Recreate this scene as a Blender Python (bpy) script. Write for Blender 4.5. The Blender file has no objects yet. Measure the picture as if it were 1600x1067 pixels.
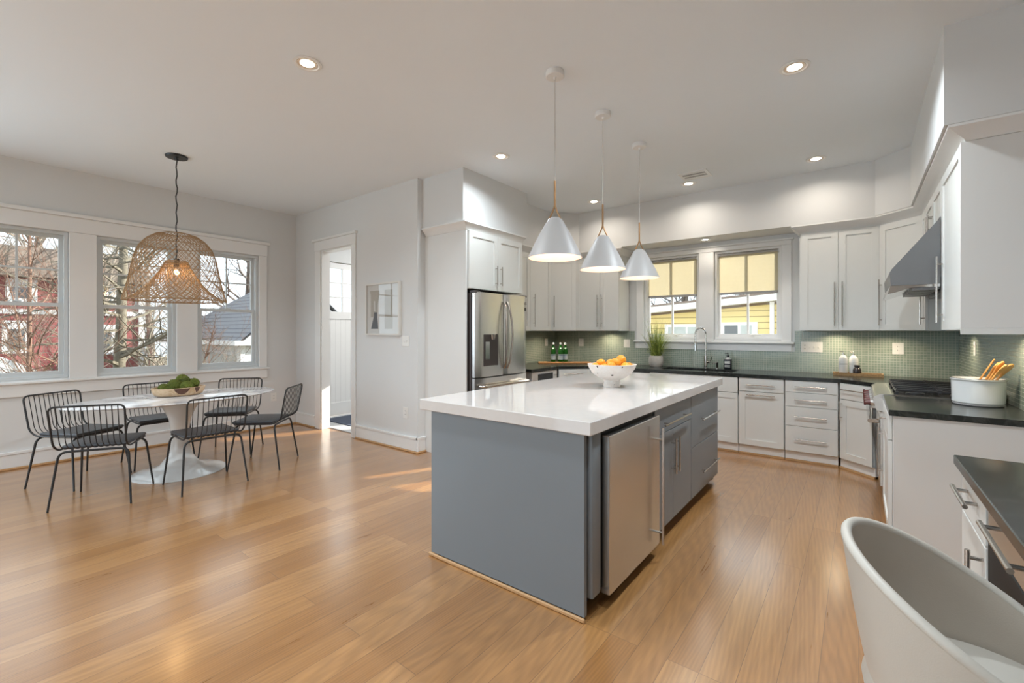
import bpy, bmesh, math, random
from mathutils import Vector, Matrix, noise
random.seed(7)
C = bpy.context.scene.collection
S = bpy.context.scene
PI = math.pi
R = math.radians

# ------------------------------------------------------------------ camera, sky, sun, window portals, added fill lamps, exposure
cam_d = bpy.data.cameras.new('camera'); cam = bpy.data.objects.new('camera', cam_d); C.objects.link(cam)
cam.location = (0, 0, 1.38); cam.rotation_euler = (PI/2, 0, R(37.614))
cam_d.sensor_width = 36; cam_d.lens = 15.828; cam_d.shift_y = -0.01; cam_d.clip_start = 0.05; cam_d.clip_end = 200
S.camera = cam

w = bpy.data.worlds.new('sky'); S.world = w; w.use_nodes = True
wn = w.node_tree.nodes['Background']; wn.inputs[0].default_value = (0.82, 0.92, 1.0, 1); wn.inputs[1].default_value = 1.6

sd = bpy.data.lights.new('sun', 'SUN'); so = bpy.data.objects.new('sun', sd); C.objects.link(so)
sd.energy = 9.0; sd.angle = R(0.7); sd.color = (1.0, 0.93, 0.82)
so.rotation_euler = Vector((-0.43*0.92, -0.9*0.92, -0.40)).to_track_quat('-Z', 'Y').to_euler(); so.location = (4, 12, 8)

def daylight(name, loc, rot, sx, sy, e, portal=True):
    d = bpy.data.lights.new(name, 'AREA'); d.shape = 'RECTANGLE'; d.size = sx; d.size_y = sy; d.energy = e
    o = bpy.data.objects.new(name, d); C.objects.link(o); o.location = loc; o.rotation_euler = rot
    d.color = (0.70, 0.87, 1.0); d.cycles.is_portal = portal
    return o
daylight('window_daylight', (-6.87, 1.51, 1.66), (0, -PI/2, 0), 1.6, 2.7, 1)
daylight('window_daylight', (-6.72, -1.95, 1.66), (0, -PI/2, 0), 1.55, 1.85, 92, False)  # fill lamp added at the unseen left windows behind the camera
daylight('window_daylight', (-1.6, 6.47, 1.57), (-PI/2, 0, 0), 1.75, 0.62, 1)
daylight('window_daylight', (-2.6, -3.22, 1.25), (PI/2, 0, 0), 3.6, 2.2, 24, False)  # fill lamp added in the unseen rear opening

vs = S.view_settings; vs.view_transform = 'Standard'; vs.look = 'None'; vs.gamma = 1; vs.exposure = 0.46; vs.use_curve_mapping = False
S.cycles.max_bounces = 10; S.cycles.diffuse_bounces = 6; S.cycles.transparent_max_bounces = 16
S.cycles.caustics_reflective = False; S.cycles.caustics_refractive = False
S.cycles.sample_clamp_indirect = 6

# ------------------------------------------------------------------ materials
MATS = {}
def nmat(name):
    m = bpy.data.materials.new(name); m.use_nodes = True
    nt = m.node_tree; b = nt.nodes['Principled BSDF']
    MATS[name] = m
    return m, nt, b
def node(nt, t, **kw):
    n = nt.nodes.new(t)
    for k, v in kw.items(): setattr(n, k, v)
    return n
def setc(b, col, rough=0.5, metal=0.0, spec=0.5):
    b.inputs['Base Color'].default_value = (*col, 1); b.inputs['Roughness'].default_value = rough
    b.inputs['Metallic'].default_value = metal; b.inputs['Specular IOR Level'].default_value = spec
def plain(name, col, rough=0.5, metal=0.0, spec=0.5, noise=0.0, scale=8.0, bump=0.0, bscale=200.0, stretch=None):
    m, nt, b = nmat(name); setc(b, col, rough, metal, spec)
    tc = node(nt, 'ShaderNodeTexCoord')
    vec = tc.outputs['Object']
    if stretch:
        mp = node(nt, 'ShaderNodeMapping'); mp.inputs['Scale'].default_value = stretch
        nt.links.new(vec, mp.inputs[0]); vec = mp.outputs[0]
    nz = node(nt, 'ShaderNodeTexNoise'); nz.inputs['Scale'].default_value = scale; nz.inputs['Detail'].default_value = 4
    nt.links.new(vec, nz.inputs['Vector'])
    if noise:
        mx = node(nt, 'ShaderNodeMix', data_type='RGBA')
        mx.inputs['A'].default_value = tuple(c*(1-noise) for c in col) + (1,)
        mx.inputs['B'].default_value = tuple(min(1, c*(1+noise)) for c in col) + (1,)
        nt.links.new(nz.outputs['Fac'], mx.inputs['Factor']); nt.links.new(mx.outputs['Result'], b.inputs['Base Color'])
    if bump:
        n2 = node(nt, 'ShaderNodeTexNoise'); n2.inputs['Scale'].default_value = bscale
        nt.links.new(vec, n2.inputs['Vector'])
        bp = node(nt, 'ShaderNodeBump'); bp.inputs['Strength'].default_value = bump; bp.inputs['Distance'].default_value = 0.01
        nt.links.new(n2.outputs['Fac'], bp.inputs['Height']); nt.links.new(bp.outputs[0], b.inputs['Normal'])
    return m
def emit(name, col, s):
    m, nt, b = nmat(name); setc(b, col, 0.5)
    b.inputs['Emission Color'].default_value = (*col, 1); b.inputs['Emission Strength'].default_value = s
    return m

plain('wall_paint', (0.69, 0.695, 0.69), 0.75, noise=0.012, scale=3, bump=0.03, bscale=350)
plain('ceiling_paint', (0.82, 0.87, 0.91), 0.85, noise=0.01, scale=2)
plain('trim_paint', (0.80, 0.80, 0.79), 0.35, noise=0.008)
plain('cabinet_paint', (0.74, 0.745, 0.72), 0.35, noise=0.01)
plain('panel_paint', (0.72, 0.715, 0.695), 0.4, noise=0.015, scale=4)
plain('vinyl', (0.62, 0.65, 0.66), 0.4, noise=0.01)
plain('island_grey', (0.185, 0.208, 0.228), 0.38, noise=0.03, scale=3)
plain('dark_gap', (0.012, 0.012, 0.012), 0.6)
plain('steel', (0.68, 0.67, 0.65), 0.27, 1.0, noise=0.05, scale=6, stretch=(1, 1, 60), bump=0.015, bscale=40)
plain('steel_smooth', (0.66, 0.65, 0.63), 0.13, 1.0, noise=0.02)
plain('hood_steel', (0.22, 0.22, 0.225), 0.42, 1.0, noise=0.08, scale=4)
plain('nickel', (0.52, 0.48, 0.44), 0.26, 1.0, noise=0.02)
plain('chrome', (0.85, 0.85, 0.85), 0.06, 1.0)
plain('dark_body', (0.045, 0.035, 0.033), 0.35, noise=0.05)
plain('black_metal', (0.014, 0.014, 0.015), 0.38, noise=0.05, scale=40)
plain('cast_iron', (0.022, 0.022, 0.025), 0.30, noise=0.15, scale=60, bump=0.1, bscale=300)
plain('charcoal_fabric', (0.05, 0.053, 0.06), 0.36, noise=0.25, scale=250, bump=0.15, bscale=600)
plain('white_gloss', (0.74, 0.74, 0.725), 0.08, noise=0.01)
plain('white_matte', (0.45, 0.44, 0.435), 0.45, noise=0.01)
plain('shade_inside', (0.80, 0.66, 0.57), 0.5, noise=0.01)
plain('plastic_white', (0.80, 0.79, 0.76), 0.35)
plain('baffle', (0.80, 0.70, 0.58), 0.4)
plain('slot_dark', (0.10, 0.09, 0.08), 0.5)
plain('brass', (0.42, 0.25, 0.13), 0.35, 0.85, noise=0.1, scale=30)
plain('oak_trim', (0.55, 0.33, 0.16), 0.4, noise=0.2, scale=20, stretch=(1, 1, 8))
plain('rattan', (0.36, 0.225, 0.11), 0.6, noise=0.3, scale=40)
plain('cord_grey', (0.55, 0.55, 0.54), 0.5)
plain('black_glass', (0.012, 0.012, 0.014), 0.06, spec=0.6)
plain('black_matte', (0.016, 0.017, 0.018), 0.55, spec=0.25)
plain('panel_black', (0.02, 0.022, 0.026), 0.2)
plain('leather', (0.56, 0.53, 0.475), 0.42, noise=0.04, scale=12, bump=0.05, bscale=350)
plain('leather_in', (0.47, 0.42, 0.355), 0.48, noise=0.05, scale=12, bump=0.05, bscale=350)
plain('moss', (0.10, 0.125, 0.018), 0.95, noise=0.75, scale=38, bump=1.0, bscale=160)
plain('lemon', (0.83, 0.33, 0.015), 0.38, noise=0.12, scale=9, bump=0.12, bscale=220)
plain('bottle_cap', (0.10, 0.28, 0.10), 0.4)
plain('label_blue', (0.40, 0.50, 0.56), 0.5, noise=0.15, scale=60)
plain('label_navy', (0.03, 0.06, 0.15), 0.5)
plain('label_white', (0.75, 0.75, 0.72), 0.5)
plain('amber_dark', (0.03, 0.022, 0.022), 0.15)
plain('knot_brown', (0.10, 0.042, 0.025), 0.5, noise=0.6, scale=60)
plain('soap_dark', (0.02, 0.022, 0.026), 0.25)
plain('board_wood', (0.50, 0.24, 0.085), 0.45, noise=0.2, scale=14, stretch=(1, 6, 1))
plain('spoon_wood', (0.62, 0.33, 0.10), 0.5, noise=0.25, scale=20)
plain('wicker', (0.36, 0.22, 0.10), 0.75, noise=0.5, scale=70, bump=0.8, bscale=120)
plain('concrete', (0.52, 0.48, 0.43), 0.85, noise=0.15, scale=40, bump=0.3, bscale=90)
plain('soil', (0.05, 0.035, 0.02), 0.95)
plain('knob_red', (0.10, 0.018, 0.015), 0.2)
plain('rug_blue', (0.06, 0.075, 0.11), 0.95, noise=0.3, scale=60)
plain('mud_tile', (0.46, 0.47, 0.48), 0.35, noise=0.06, scale=3)
plain('bark', (0.17, 0.15, 0.115), 0.9, noise=0.45, scale=18, bump=0.6, bscale=40)
plain('bark_pale', (0.27, 0.23, 0.19), 0.9, noise=0.35, scale=25)
plain('bark_red', (0.21, 0.125, 0.09), 0.9, noise=0.3, scale=25)
plain('bark_dark', (0.13, 0.11, 0.10), 0.9, noise=0.3, scale=25)
plain('leaf_litter', (0.26, 0.22, 0.15), 0.95, noise=0.4, scale=3, bump=0.5, bscale=30)
plain('fence_wood', (0.36, 0.31, 0.25), 0.85, noise=0.2, scale=20)
plain('house_trim', (0.80, 0.81, 0.82), 0.5)
plain('roof_brown', (0.25, 0.20, 0.17), 0.9, noise=0.25, scale=30)
plain('garage_door', (0.47, 0.48, 0.47), 0.6, noise=0.04)
plain('pane_dark', (0.10, 0.12, 0.14), 0.1)
plain('pane_pale', (0.45, 0.50, 0.50), 0.2, noise=0.3, scale=3)
plain('art_paper', (0.70, 0.69, 0.66), 0.6)
plain('art_taupe', (0.47, 0.44, 0.38), 0.6, noise=0.1)
plain('art_slate', (0.085, 0.10, 0.12), 0.6, noise=0.15, scale=40)
plain('frame_wood', (0.72, 0.70, 0.66), 0.4)
plain('vent_grey', (0.38, 0.37, 0.36), 0.5)
emit('lamp_lens', (1.0, 0.90, 0.76), 14)
emit('warm_bulb', (1.0, 0.62, 0.25), 8)
emit('pendant_bulb', (1.0, 0.80, 0.62), 5)

def vary(name, lo, hi):
    nt = MATS[name].node_tree; b = nt.nodes['Principled BSDF']; src = b.inputs['Base Color'].links[0].from_socket
    oi = node(nt, 'ShaderNodeObjectInfo'); mr = node(nt, 'ShaderNodeMapRange'); mr.inputs['To Min'].default_value = lo; mr.inputs['To Max'].default_value = hi
    hs = node(nt, 'ShaderNodeHueSaturation'); nt.links.new(oi.outputs['Random'], mr.inputs[0]); nt.links.new(mr.outputs[0], hs.inputs['Value'])
    nt.links.new(src, hs.inputs['Color']); nt.links.new(hs.outputs[0], b.inputs['Base Color'])
vary('moss', 0.55, 1.5); vary('lemon', 0.9, 1.1)
def floor_mat():
    m, nt, b = nmat('oak_floor'); setc(b, (0.5, 0.3, 0.14), 0.3); b.inputs['Coat Weight'].default_value = 1.0; b.inputs['Coat Roughness'].default_value = 0.2; b.inputs['Coat IOR'].default_value = 1.75
    g = node(nt, 'ShaderNodeNewGeometry'); sp = node(nt, 'ShaderNodeSeparateXYZ'); cb = node(nt, 'ShaderNodeCombineXYZ')
    nt.links.new(g.outputs['Position'], sp.inputs[0])
    nt.links.new(sp.outputs['Y'], cb.inputs['X']); nt.links.new(sp.outputs['X'], cb.inputs['Y'])
    br = node(nt, 'ShaderNodeTexBrick'); br.offset = 0.37; br.offset_frequency = 3; br.squash = 1.0
    br.inputs['Color1'].default_value = (0, 0, 0, 1); br.inputs['Color2'].default_value = (1, 1, 1, 1)
    br.inputs['Mortar'].default_value = (0.5, 0.5, 0.5, 1)
    br.inputs['Scale'].default_value = 1; br.inputs['Brick Width'].default_value = 1.9; br.inputs['Row Height'].default_value = 0.128
    br.inputs['Mortar Size'].default_value = 0.0011; br.inputs['Mortar Smooth'].default_value = 0.2; br.inputs['Bias'].default_value = 0
    nt.links.new(cb.outputs[0], br.inputs['Vector'])
    # grain: noise stretched along the plank, shifted plank by plank
    ad = node(nt, 'ShaderNodeVectorMath', operation='MULTIPLY_ADD'); ad.inputs[1].default_value = (1.1, 16, 1)
    sc = node(nt, 'ShaderNodeVectorMath', operation='SCALE'); sc.inputs['Scale'].default_value = 37
    nt.links.new(br.outputs['Color'], sc.inputs[0])
    nt.links.new(cb.outputs[0], ad.inputs[0]); nt.links.new(sc.outputs[0], ad.inputs[2])
    n1 = node(nt, 'ShaderNodeTexNoise'); n1.inputs['Scale'].default_value = 1.6; n1.inputs['Detail'].default_value = 6; n1.inputs['Distortion'].default_value = 1.2
    nt.links.new(ad.outputs[0], n1.inputs['Vector'])
    wv = node(nt, 'ShaderNodeTexWave', wave_type='RINGS', rings_direction='Z'); wv.inputs['Scale'].default_value = 1.5; wv.inputs['Distortion'].default_value = 7; wv.inputs['Detail'].default_value = 2.5; wv.inputs['Detail Scale'].default_value = 0.8
    nt.links.new(ad.outputs[0], wv.inputs['Vector'])
    mxp = node(nt, 'ShaderNodeMix', data_type='RGBA'); mxp.inputs['A'].default_value = (0.35, 0.160, 0.048, 1); mxp.inputs['B'].default_value = (0.455, 0.232, 0.083, 1)
    nt.links.new(br.outputs['Color'], mxp.inputs['Factor'])
    mxg = node(nt, 'ShaderNodeMix', data_type='RGBA', blend_type='MULTIPLY'); mxg.inputs['Factor'].default_value = 0.36
    cr = node(nt, 'ShaderNodeValToRGB'); cr.color_ramp.elements[0].position = 0.30; cr.color_ramp.elements[0].color = (0.55, 0.47, 0.40, 1); cr.color_ramp.elements[1].position = 0.62; cr.color_ramp.elements[1].color = (1.12, 1.12, 1.12, 1)
    nt.links.new(n1.outputs['Fac'], cr.inputs[0]); nt.links.new(mxp.outputs['Result'], mxg.inputs['A']); nt.links.new(cr.outputs[0], mxg.inputs['B'])
    mxw = node(nt, 'ShaderNodeMix', data_type='RGBA', blend_type='MULTIPLY'); mxw.inputs['Factor'].default_value = 0.14
    nt.links.new(mxg.outputs['Result'], mxw.inputs['A']); nt.links.new(wv.outputs['Color'], mxw.inputs['B'])
    mxm = node(nt, 'ShaderNodeMix', data_type='RGBA'); mxm.inputs['B'].default_value = (0.16, 0.08, 0.035, 1)
    nt.links.new(br.outputs['Fac'], mxm.inputs['Factor']); nt.links.new(mxw.outputs['Result'], mxm.inputs['A'])
    nt.links.new(mxm.outputs['Result'], b.inputs['Base Color'])
    mr = node(nt, 'ShaderNodeMapRange'); mr.inputs['To Min'].default_value = 0.24; mr.inputs['To Max'].default_value = 0.36
    nt.links.new(n1.outputs['Fac'], mr.inputs[0]); nt.links.new(mr.outputs[0], b.inputs['Roughness'])
    bp = node(nt, 'ShaderNodeBump'); bp.inputs['Strength'].default_value = 0.08; bp.inputs['Distance'].default_value = 0.004
    nt.links.new(n1.outputs['Fac'], bp.inputs['Height']); nt.links.new(bp.outputs[0], b.inputs['Normal'])
floor_mat()

def tile_mat(name, ax):
    m, nt, b = nmat(name); setc(b, (0.4, 0.5, 0.4), 0.12)
    g = node(nt, 'ShaderNodeNewGeometry'); sp = node(nt, 'ShaderNodeSeparateXYZ'); cb = node(nt, 'ShaderNodeCombineXYZ')
    nt.links.new(g.outputs['Position'], sp.inputs[0])
    nt.links.new(sp.outputs[ax], cb.inputs['X']); nt.links.new(sp.outputs['Z'], cb.inputs['Y'])
    br = node(nt, 'ShaderNodeTexBrick'); br.offset = 0.0
    br.inputs['Color1'].default_value = (0.25, 0.315, 0.26, 1); br.inputs['Color2'].default_value = (0.31, 0.365, 0.305, 1); br.inputs['Mortar'].default_value = (0.47, 0.48, 0.41, 1)
    br.inputs['Scale'].default_value = 1; br.inputs['Brick Width'].default_value = 0.0265; br.inputs['Row Height'].default_value = 0.0265
    br.inputs['Mortar Size'].default_value = 0.0021; br.inputs['Mortar Smooth'].default_value = 0.3
    nt.links.new(cb.outputs[0], br.inputs['Vector']); nt.links.new(br.outputs['Color'], b.inputs['Base Color'])
    mr = node(nt, 'ShaderNodeMapRange'); mr.inputs['To Min'].default_value = 0.1; mr.inputs['To Max'].default_value = 0.6
    nt.links.new(br.outputs['Fac'], mr.inputs[0]); nt.links.new(mr.outputs[0], b.inputs['Roughness'])
    inv = node(nt, 'ShaderNodeMath', operation='SUBTRACT'); inv.inputs[0].default_value = 1
    nt.links.new(br.outputs['Fac'], inv.inputs[1])
    bp = node(nt, 'ShaderNodeBump'); bp.inputs['Strength'].default_value = 0.5; bp.inputs['Distance'].default_value = 0.002
    nt.links.new(inv.outputs[0], bp.inputs['Height']); nt.links.new(bp.outputs[0], b.inputs['Normal'])
tile_mat('tile_x', 'X'); tile_mat('tile_y', 'Y')

def line_mat(name, col, dark, step, rough, axis='Z', frac=0.08):
    m, nt, b = nmat(name); setc(b, col, rough)
    g = node(nt, 'ShaderNodeNewGeometry'); sp = node(nt, 'ShaderNodeSeparateXYZ'); nt.links.new(g.outputs['Position'], sp.inputs[0])
    md = node(nt, 'ShaderNodeMath', operation='MODULO'); md.inputs[1].default_value = step
    ad = node(nt, 'ShaderNodeMath', operation='ADD'); ad.inputs[1].default_value = 100 * step
    nt.links.new(sp.outputs[axis], ad.inputs[0]); nt.links.new(ad.outputs[0], md.inputs[0])
    lt = node(nt, 'ShaderNodeMath', operation='LESS_THAN'); lt.inputs[1].default_value = step * frac; nt.links.new(md.outputs[0], lt.inputs[0])
    mx = node(nt, 'ShaderNodeMix', data_type='RGBA'); mx.inputs['A'].default_value = (*col, 1); mx.inputs['B'].default_value = (*dark, 1)
    nt.links.new(lt.outputs[0], mx.inputs['Factor']); nt.links.new(mx.outputs['Result'], b.inputs['Base Color'])
line_mat('yellow_siding', (0.80, 0.66, 0.30), (0.42, 0.32, 0.12), 0.13, 0.6, 'Z', 0.16)
line_mat('red_siding', (0.30, 0.085, 0.085), (0.19, 0.05, 0.05), 0.13, 0.7)
line_mat('white_siding', (0.74, 0.75, 0.76), (0.52, 0.53, 0.55), 0.16, 0.6)
line_mat('shingle_grey', (0.20, 0.20, 0.215), (0.12, 0.12, 0.135), 0.12, 0.9, 'Z', 0.25)
line_mat('beadboard', (0.80, 0.80, 0.79), (0.55, 0.55, 0.55), 0.09, 0.35, 'Y', 0.05)

def stone_mat(name, base, vein, rough, scale, width, amount=1.0):
    m, nt, b = nmat(name); setc(b, base, rough)
    tc = node(nt, 'ShaderNodeNewGeometry')
    n1 = node(nt, 'ShaderNodeTexNoise'); n1.inputs['Scale'].default_value = scale; n1.inputs['Detail'].default_value = 8; n1.inputs['Distortion'].default_value = 1.5
    nt.links.new(tc.outputs['Position'], n1.inputs['Vector'])
    cr = node(nt, 'ShaderNodeValToRGB'); e = cr.color_ramp.elements
    e[0].position = 0.5 - width; e[0].color = (0, 0, 0, 1); e[1].position = 0.5; e[1].color = (amount,)*3 + (1,)
    x = cr.color_ramp.elements.new(0.5 + width); x.color = (0, 0, 0, 1)
    nt.links.new(n1.outputs['Fac'], cr.inputs[0])
    mx = node(nt, 'ShaderNodeMix', data_type='RGBA'); mx.inputs['A'].default_value = (*base, 1); mx.inputs['B'].default_value = (*vein, 1)
    nt.links.new(cr.outputs[0], mx.inputs['Factor']); nt.links.new(mx.outputs['Result'], b.inputs['Base Color'])
    return m
stone_mat('quartz', (0.66, 0.635, 0.615), (0.645, 0.62, 0.60), 0.04, 6, 0.1).node_tree.nodes['Principled BSDF'].inputs['Specular IOR Level'].default_value = 1.0
stone_mat('marble', (0.80, 0.80, 0.81), (0.42, 0.43, 0.46), 0.12, 2.2, 0.07, 0.8)
stone_mat('soapstone', (0.020, 0.022, 0.020), (0.05, 0.053, 0.048), 0.2, 5, 0.05, 0.7).node_tree.nodes['Principled BSDF'].inputs['Specular IOR Level'].default_value = 0.32
stone_mat('worn_white', (0.74, 0.70, 0.66), (0.70, 0.65, 0.60), 0.55, 22, 0.08)
stone_mat('bowl_wood', (0.52, 0.35, 0.20), (0.62, 0.46, 0.30), 0.5, 9, 0.12)

def glass_mat(name, tint, gloss=0.08):
    m = bpy.data.materials.new(name); m.use_nodes = True; MATS[name] = m; nt = m.node_tree; nt.nodes.clear()
    o = node(nt, 'ShaderNodeOutputMaterial'); t = node(nt, 'ShaderNodeBsdfTransparent'); g = node(nt, 'ShaderNodeBsdfGlossy'); mx = node(nt, 'ShaderNodeMixShader')
    t.inputs[0].default_value = (*tint, 1); g.inputs['Roughness'].default_value = 0.0
    fr = node(nt, 'ShaderNodeFresnel'); fr.inputs[0].default_value = 1.45
    mu = node(nt, 'ShaderNodeMath', operation='MULTIPLY'); mu.inputs[1].default_value = gloss / 0.04
    ge = node(nt, 'ShaderNodeNewGeometry'); sb_ = node(nt, 'ShaderNodeMath', operation='SUBTRACT'); sb_.inputs[0].default_value = 1.0; m3 = node(nt, 'ShaderNodeMath', operation='MULTIPLY')
    nt.links.new(ge.outputs['Backfacing'], sb_.inputs[1]); nt.links.new(fr.outputs[0], mu.inputs[0]); nt.links.new(mu.outputs[0], m3.inputs[0]); nt.links.new(sb_.outputs[0], m3.inputs[1]); nt.links.new(m3.outputs[0], mx.inputs[0])
    nt.links.new(t.outputs[0], mx.inputs[1]); nt.links.new(g.outputs[0], mx.inputs[2]); nt.links.new(mx.outputs[0], o.inputs[0])
    return m
glass_mat('window_glass', (0.97, 0.985, 0.98), 0.03)
glass_mat('picture_glass', (0.99, 0.99, 0.99), 0.10)
def bottle_mat():
    m, nt, b = nmat('green_glass'); setc(b, (0.03, 0.22, 0.03), 0.05); b.inputs['Transmission Weight'].default_value = 0.55; b.inputs['IOR'].default_value = 1.3
bottle_mat()
def shade_mat():
    m = bpy.data.materials.new('shade_fabric'); m.use_nodes = True; MATS['shade_fabric'] = m; nt = m.node_tree; nt.nodes.clear()
    o = node(nt, 'ShaderNodeOutputMaterial'); d = node(nt, 'ShaderNodeBsdfDiffuse'); t = node(nt, 'ShaderNodeBsdfTranslucent'); tr = node(nt, 'ShaderNodeBsdfTransparent')
    d.inputs[0].default_value = (0.80, 0.72, 0.52, 1); t.inputs[0].default_value = (0.56, 0.525, 0.44, 1); tr.inputs[0].default_value = (1, 0.95, 0.8, 1)
    wv = node(nt, 'ShaderNodeTexNoise'); wv.inputs['Scale'].default_value = 14
    m1 = node(nt, 'ShaderNodeMixShader'); m2 = node(nt, 'ShaderNodeMixShader'); m1.inputs[0].default_value = 0.62; m2.inputs[0].default_value = 0.22
    mr = node(nt, 'ShaderNodeMapRange'); mr.inputs['To Min'].default_value = 0.11; mr.inputs['To Max'].default_value = 0.18
    nt.links.new(wv.outputs['Fac'], mr.inputs[0]); nt.links.new(mr.outputs[0], m2.inputs[0])
    nt.links.new(d.outputs[0], m1.inputs[1]); nt.links.new(t.outputs[0], m1.inputs[2]); nt.links.new(m1.outputs[0], m2.inputs[1]); nt.links.new(tr.outputs[0], m2.inputs[2]); nt.links.new(m2.outputs[0], o.inputs[0])
shade_mat()
def grass_mat():
    m, nt, b = nmat('grass_blade'); setc(b, (0.2, 0.3, 0.05), 0.5)
    g = node(nt, 'ShaderNodeNewGeometry'); oi = node(nt, 'ShaderNodeTexNoise'); oi.inputs['Scale'].default_value = 60
    nt.links.new(g.outputs['Position'], oi.inputs['Vector'])
    cr = node(nt, 'ShaderNodeValToRGB'); cr.color_ramp.elements[0].color = (0.045, 0.11, 0.02, 1); cr.color_ramp.elements[1].color = (0.46, 0.50, 0.10, 1); cr.color_ramp.elements[0].position = 0.35; cr.color_ramp.elements[1].position = 0.65
    nt.links.new(oi.outputs['Fac'], cr.inputs[0]); nt.links.new(cr.outputs[0], b.inputs['Base Color'])
grass_mat()

# ------------------------------------------------------------------ mesh helpers
def nb(): return bmesh.new()
def box(bm, x0, y0, z0, x1, y1, z1, bev=0.0, M=None, seg=1):
    x0, x1 = min(x0, x1), max(x0, x1); y0, y1 = min(y0, y1), max(y0, y1); z0, z1 = min(z0, z1), max(z0, z1)
    r = bmesh.ops.create_cube(bm, size=1)
    vs_ = r['verts']
    for v in vs_:
        v.co = Vector(((x0+x1)/2 + v.co.x*(x1-x0), (y0+y1)/2 + v.co.y*(y1-y0), (z0+z1)/2 + v.co.z*(z1-z0)))
    if bev:
        es = list({e for v in vs_ for e in v.link_edges})
        rr = bmesh.ops.bevel(bm, geom=es, offset=bev, segments=seg, affect='EDGES', profile=0.5)
        vs_ = list({v for f in rr['faces'] for v in f.verts} | {v for v in vs_ if v.is_valid})
    if M is not None:
        for v in vs_: v.co = M @ v.co
    return bm
def bx(*a, bev=0.0, M=None, seg=1): return box(nb(), *a, bev=bev, M=M, seg=seg)
def tube(bm, pts, r, n=8, closed=False, cap=True):
    pts = [Vector(p) for p in pts]; k = len(pts)
    rs = r if isinstance(r, (list, tuple)) else [r]*k
    rings = []; prev = None
    for i in range(k):
        a = pts[i-1] if (i > 0 or closed) else pts[i]; b_ = pts[(i+1) % k] if (i < k-1 or closed) else pts[i]
        t = (b_ - a)
        if t.length < 1e-9: t = Vector((0, 0, 1))
        t.normalize()
        if prev is None:
            u = t.orthogonal().normalized()
        else:
            u = prev - t*prev.dot(t)
            if u.length < 1e-6: u = t.orthogonal()
            u.normalize()
        prev = u; v = t.cross(u)
        rings.append([bm.verts.new(pts[i] + (u*math.cos(2*PI*j/n) + v*math.sin(2*PI*j/n))*rs[i]) for j in range(n)])
    for i in range(k if closed else k-1):
        A, B = rings[i], rings[(i+1) % k]
        off = 0
        if closed and i == k-1:
            off = min(range(n), key=lambda q: sum((A[j].co - B[(j+q) % n].co).length for j in range(n)))
        for j in range(n):
            bm.faces.new((A[j], A[(j+1) % n], B[(j+1+off) % n], B[(j+off) % n]))
    if cap and not closed:
        bm.faces.new(list(reversed(rings[0]))); bm.faces.new(rings[-1])
    return bm
def fillet(pts, r, n=5, closed=False):
    pts = [Vector(p) for p in pts]; out = []; k = len(pts)
    for i in range(k):
        if not closed and i in (0, k-1): out.append(pts[i]); continue
        p = pts[i]; a = pts[i-1]; b_ = pts[(i+1) % k]
        da = (a-p); db = (b_-p); rr = min(r, da.length*0.49, db.length*0.49)
        s = p + da.normalized()*rr; e = p + db.normalized()*rr
        for j in range(n+1):
            t = j/n; out.append(s*(1-t)**2 + p*2*t*(1-t) + e*t*t)
    return out
def lathe(bm, prof, c=(0, 0, 0), n=32, sx=1.0, sy=1.0, a0=0.0, closed_profile=False):
    cx, cy, cz = c; rings = []
    for (r, z) in prof:
        if r < 1e-6: rings.append([bm.verts.new((cx, cy, cz+z))])
        else: rings.append([bm.verts.new((cx + sx*r*math.cos(a0+2*PI*j/n), cy + sy*r*math.sin(a0+2*PI*j/n), cz+z)) for j in range(n)])
    m = len(rings)
    for i in range(m if closed_profile else m-1):
        A, B = rings[i], rings[(i+1) % m]
        for j in range(n):
            a1, a2, b1, b2 = A[j % len(A)], A[(j+1) % len(A)], B[j % len(B)], B[(j+1) % len(B)]
            f = []
            for v in (a1, a2, b2, b1):
                if v not in f: f.append(v)
            if len(f) > 2: bm.faces.new(f)
    return bm
def slab(outer, holes, h0, h1, plane='xy', bm=None):
    """outline with holes, given thickness between h0 and h1 along the third axis"""
    bm = bm or nb()
    def P(u, v, h): return {'xy': (u, v, h), 'yz': (h, u, v), 'xz': (u, h, v)}[plane]
    edges = []
    for loop in [outer] + list(holes):
        vv = [bm.verts.new(P(u, v, h0)) for u, v in loop]
        edges += [bm.edges.new((vv[i], vv[(i+1) % len(vv)])) for i in range(len(vv))]
    r = bmesh.ops.triangle_fill(bm, use_beauty=True, use_dissolve=False, edges=edges)
    fs = [g for g in r['geom'] if isinstance(g, bmesh.types.BMFace)]
    ex = bmesh.ops.extrude_face_region(bm, geom=fs)
    d = Vector(P(0, 0, h1)) - Vector(P(0, 0, h0))
    bmesh.ops.translate(bm, verts=[g for g in ex['geom'] if isinstance(g, bmesh.types.BMVert)], vec=d)
    bmesh.ops.recalc_face_normals(bm, faces=bm.faces)
    return bm
def rect(u0, v0, u1, v1): return [(u0, v0), (u1, v0), (u1, v1), (u0, v1)]
def wloc(o):
    v = Vector((0, 0, 0))
    while o is not None: v += o.location; o = o.parent
    return v
def obj(name, bm, mat, parent=None, label=None, sharp=35, solid=None):
    bmesh.ops.recalc_face_normals(bm, faces=bm.faces) if solid is None else None
    me = bpy.data.meshes.new(name)
    if parent is not None: bmesh.ops.translate(bm, verts=bm.verts, vec=-wloc(parent))
    bm.to_mesh(me); bm.free()
    for p in me.polygons: p.use_smooth = True
    me.set_sharp_from_angle(angle=R(sharp))
    ms = mat if isinstance(mat, (list, tuple)) else [mat]
    for q in ms: me.materials.append(MATS[q])
    o = bpy.data.objects.new(name, me); C.objects.link(o)
    if parent is not None: o.parent = parent
    if label: o['label'] = label
    return o
def tag(o, label, cat, group=None):
    o['label'] = label; o['category'] = cat
    if group: o['group'] = group
    return o
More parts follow.
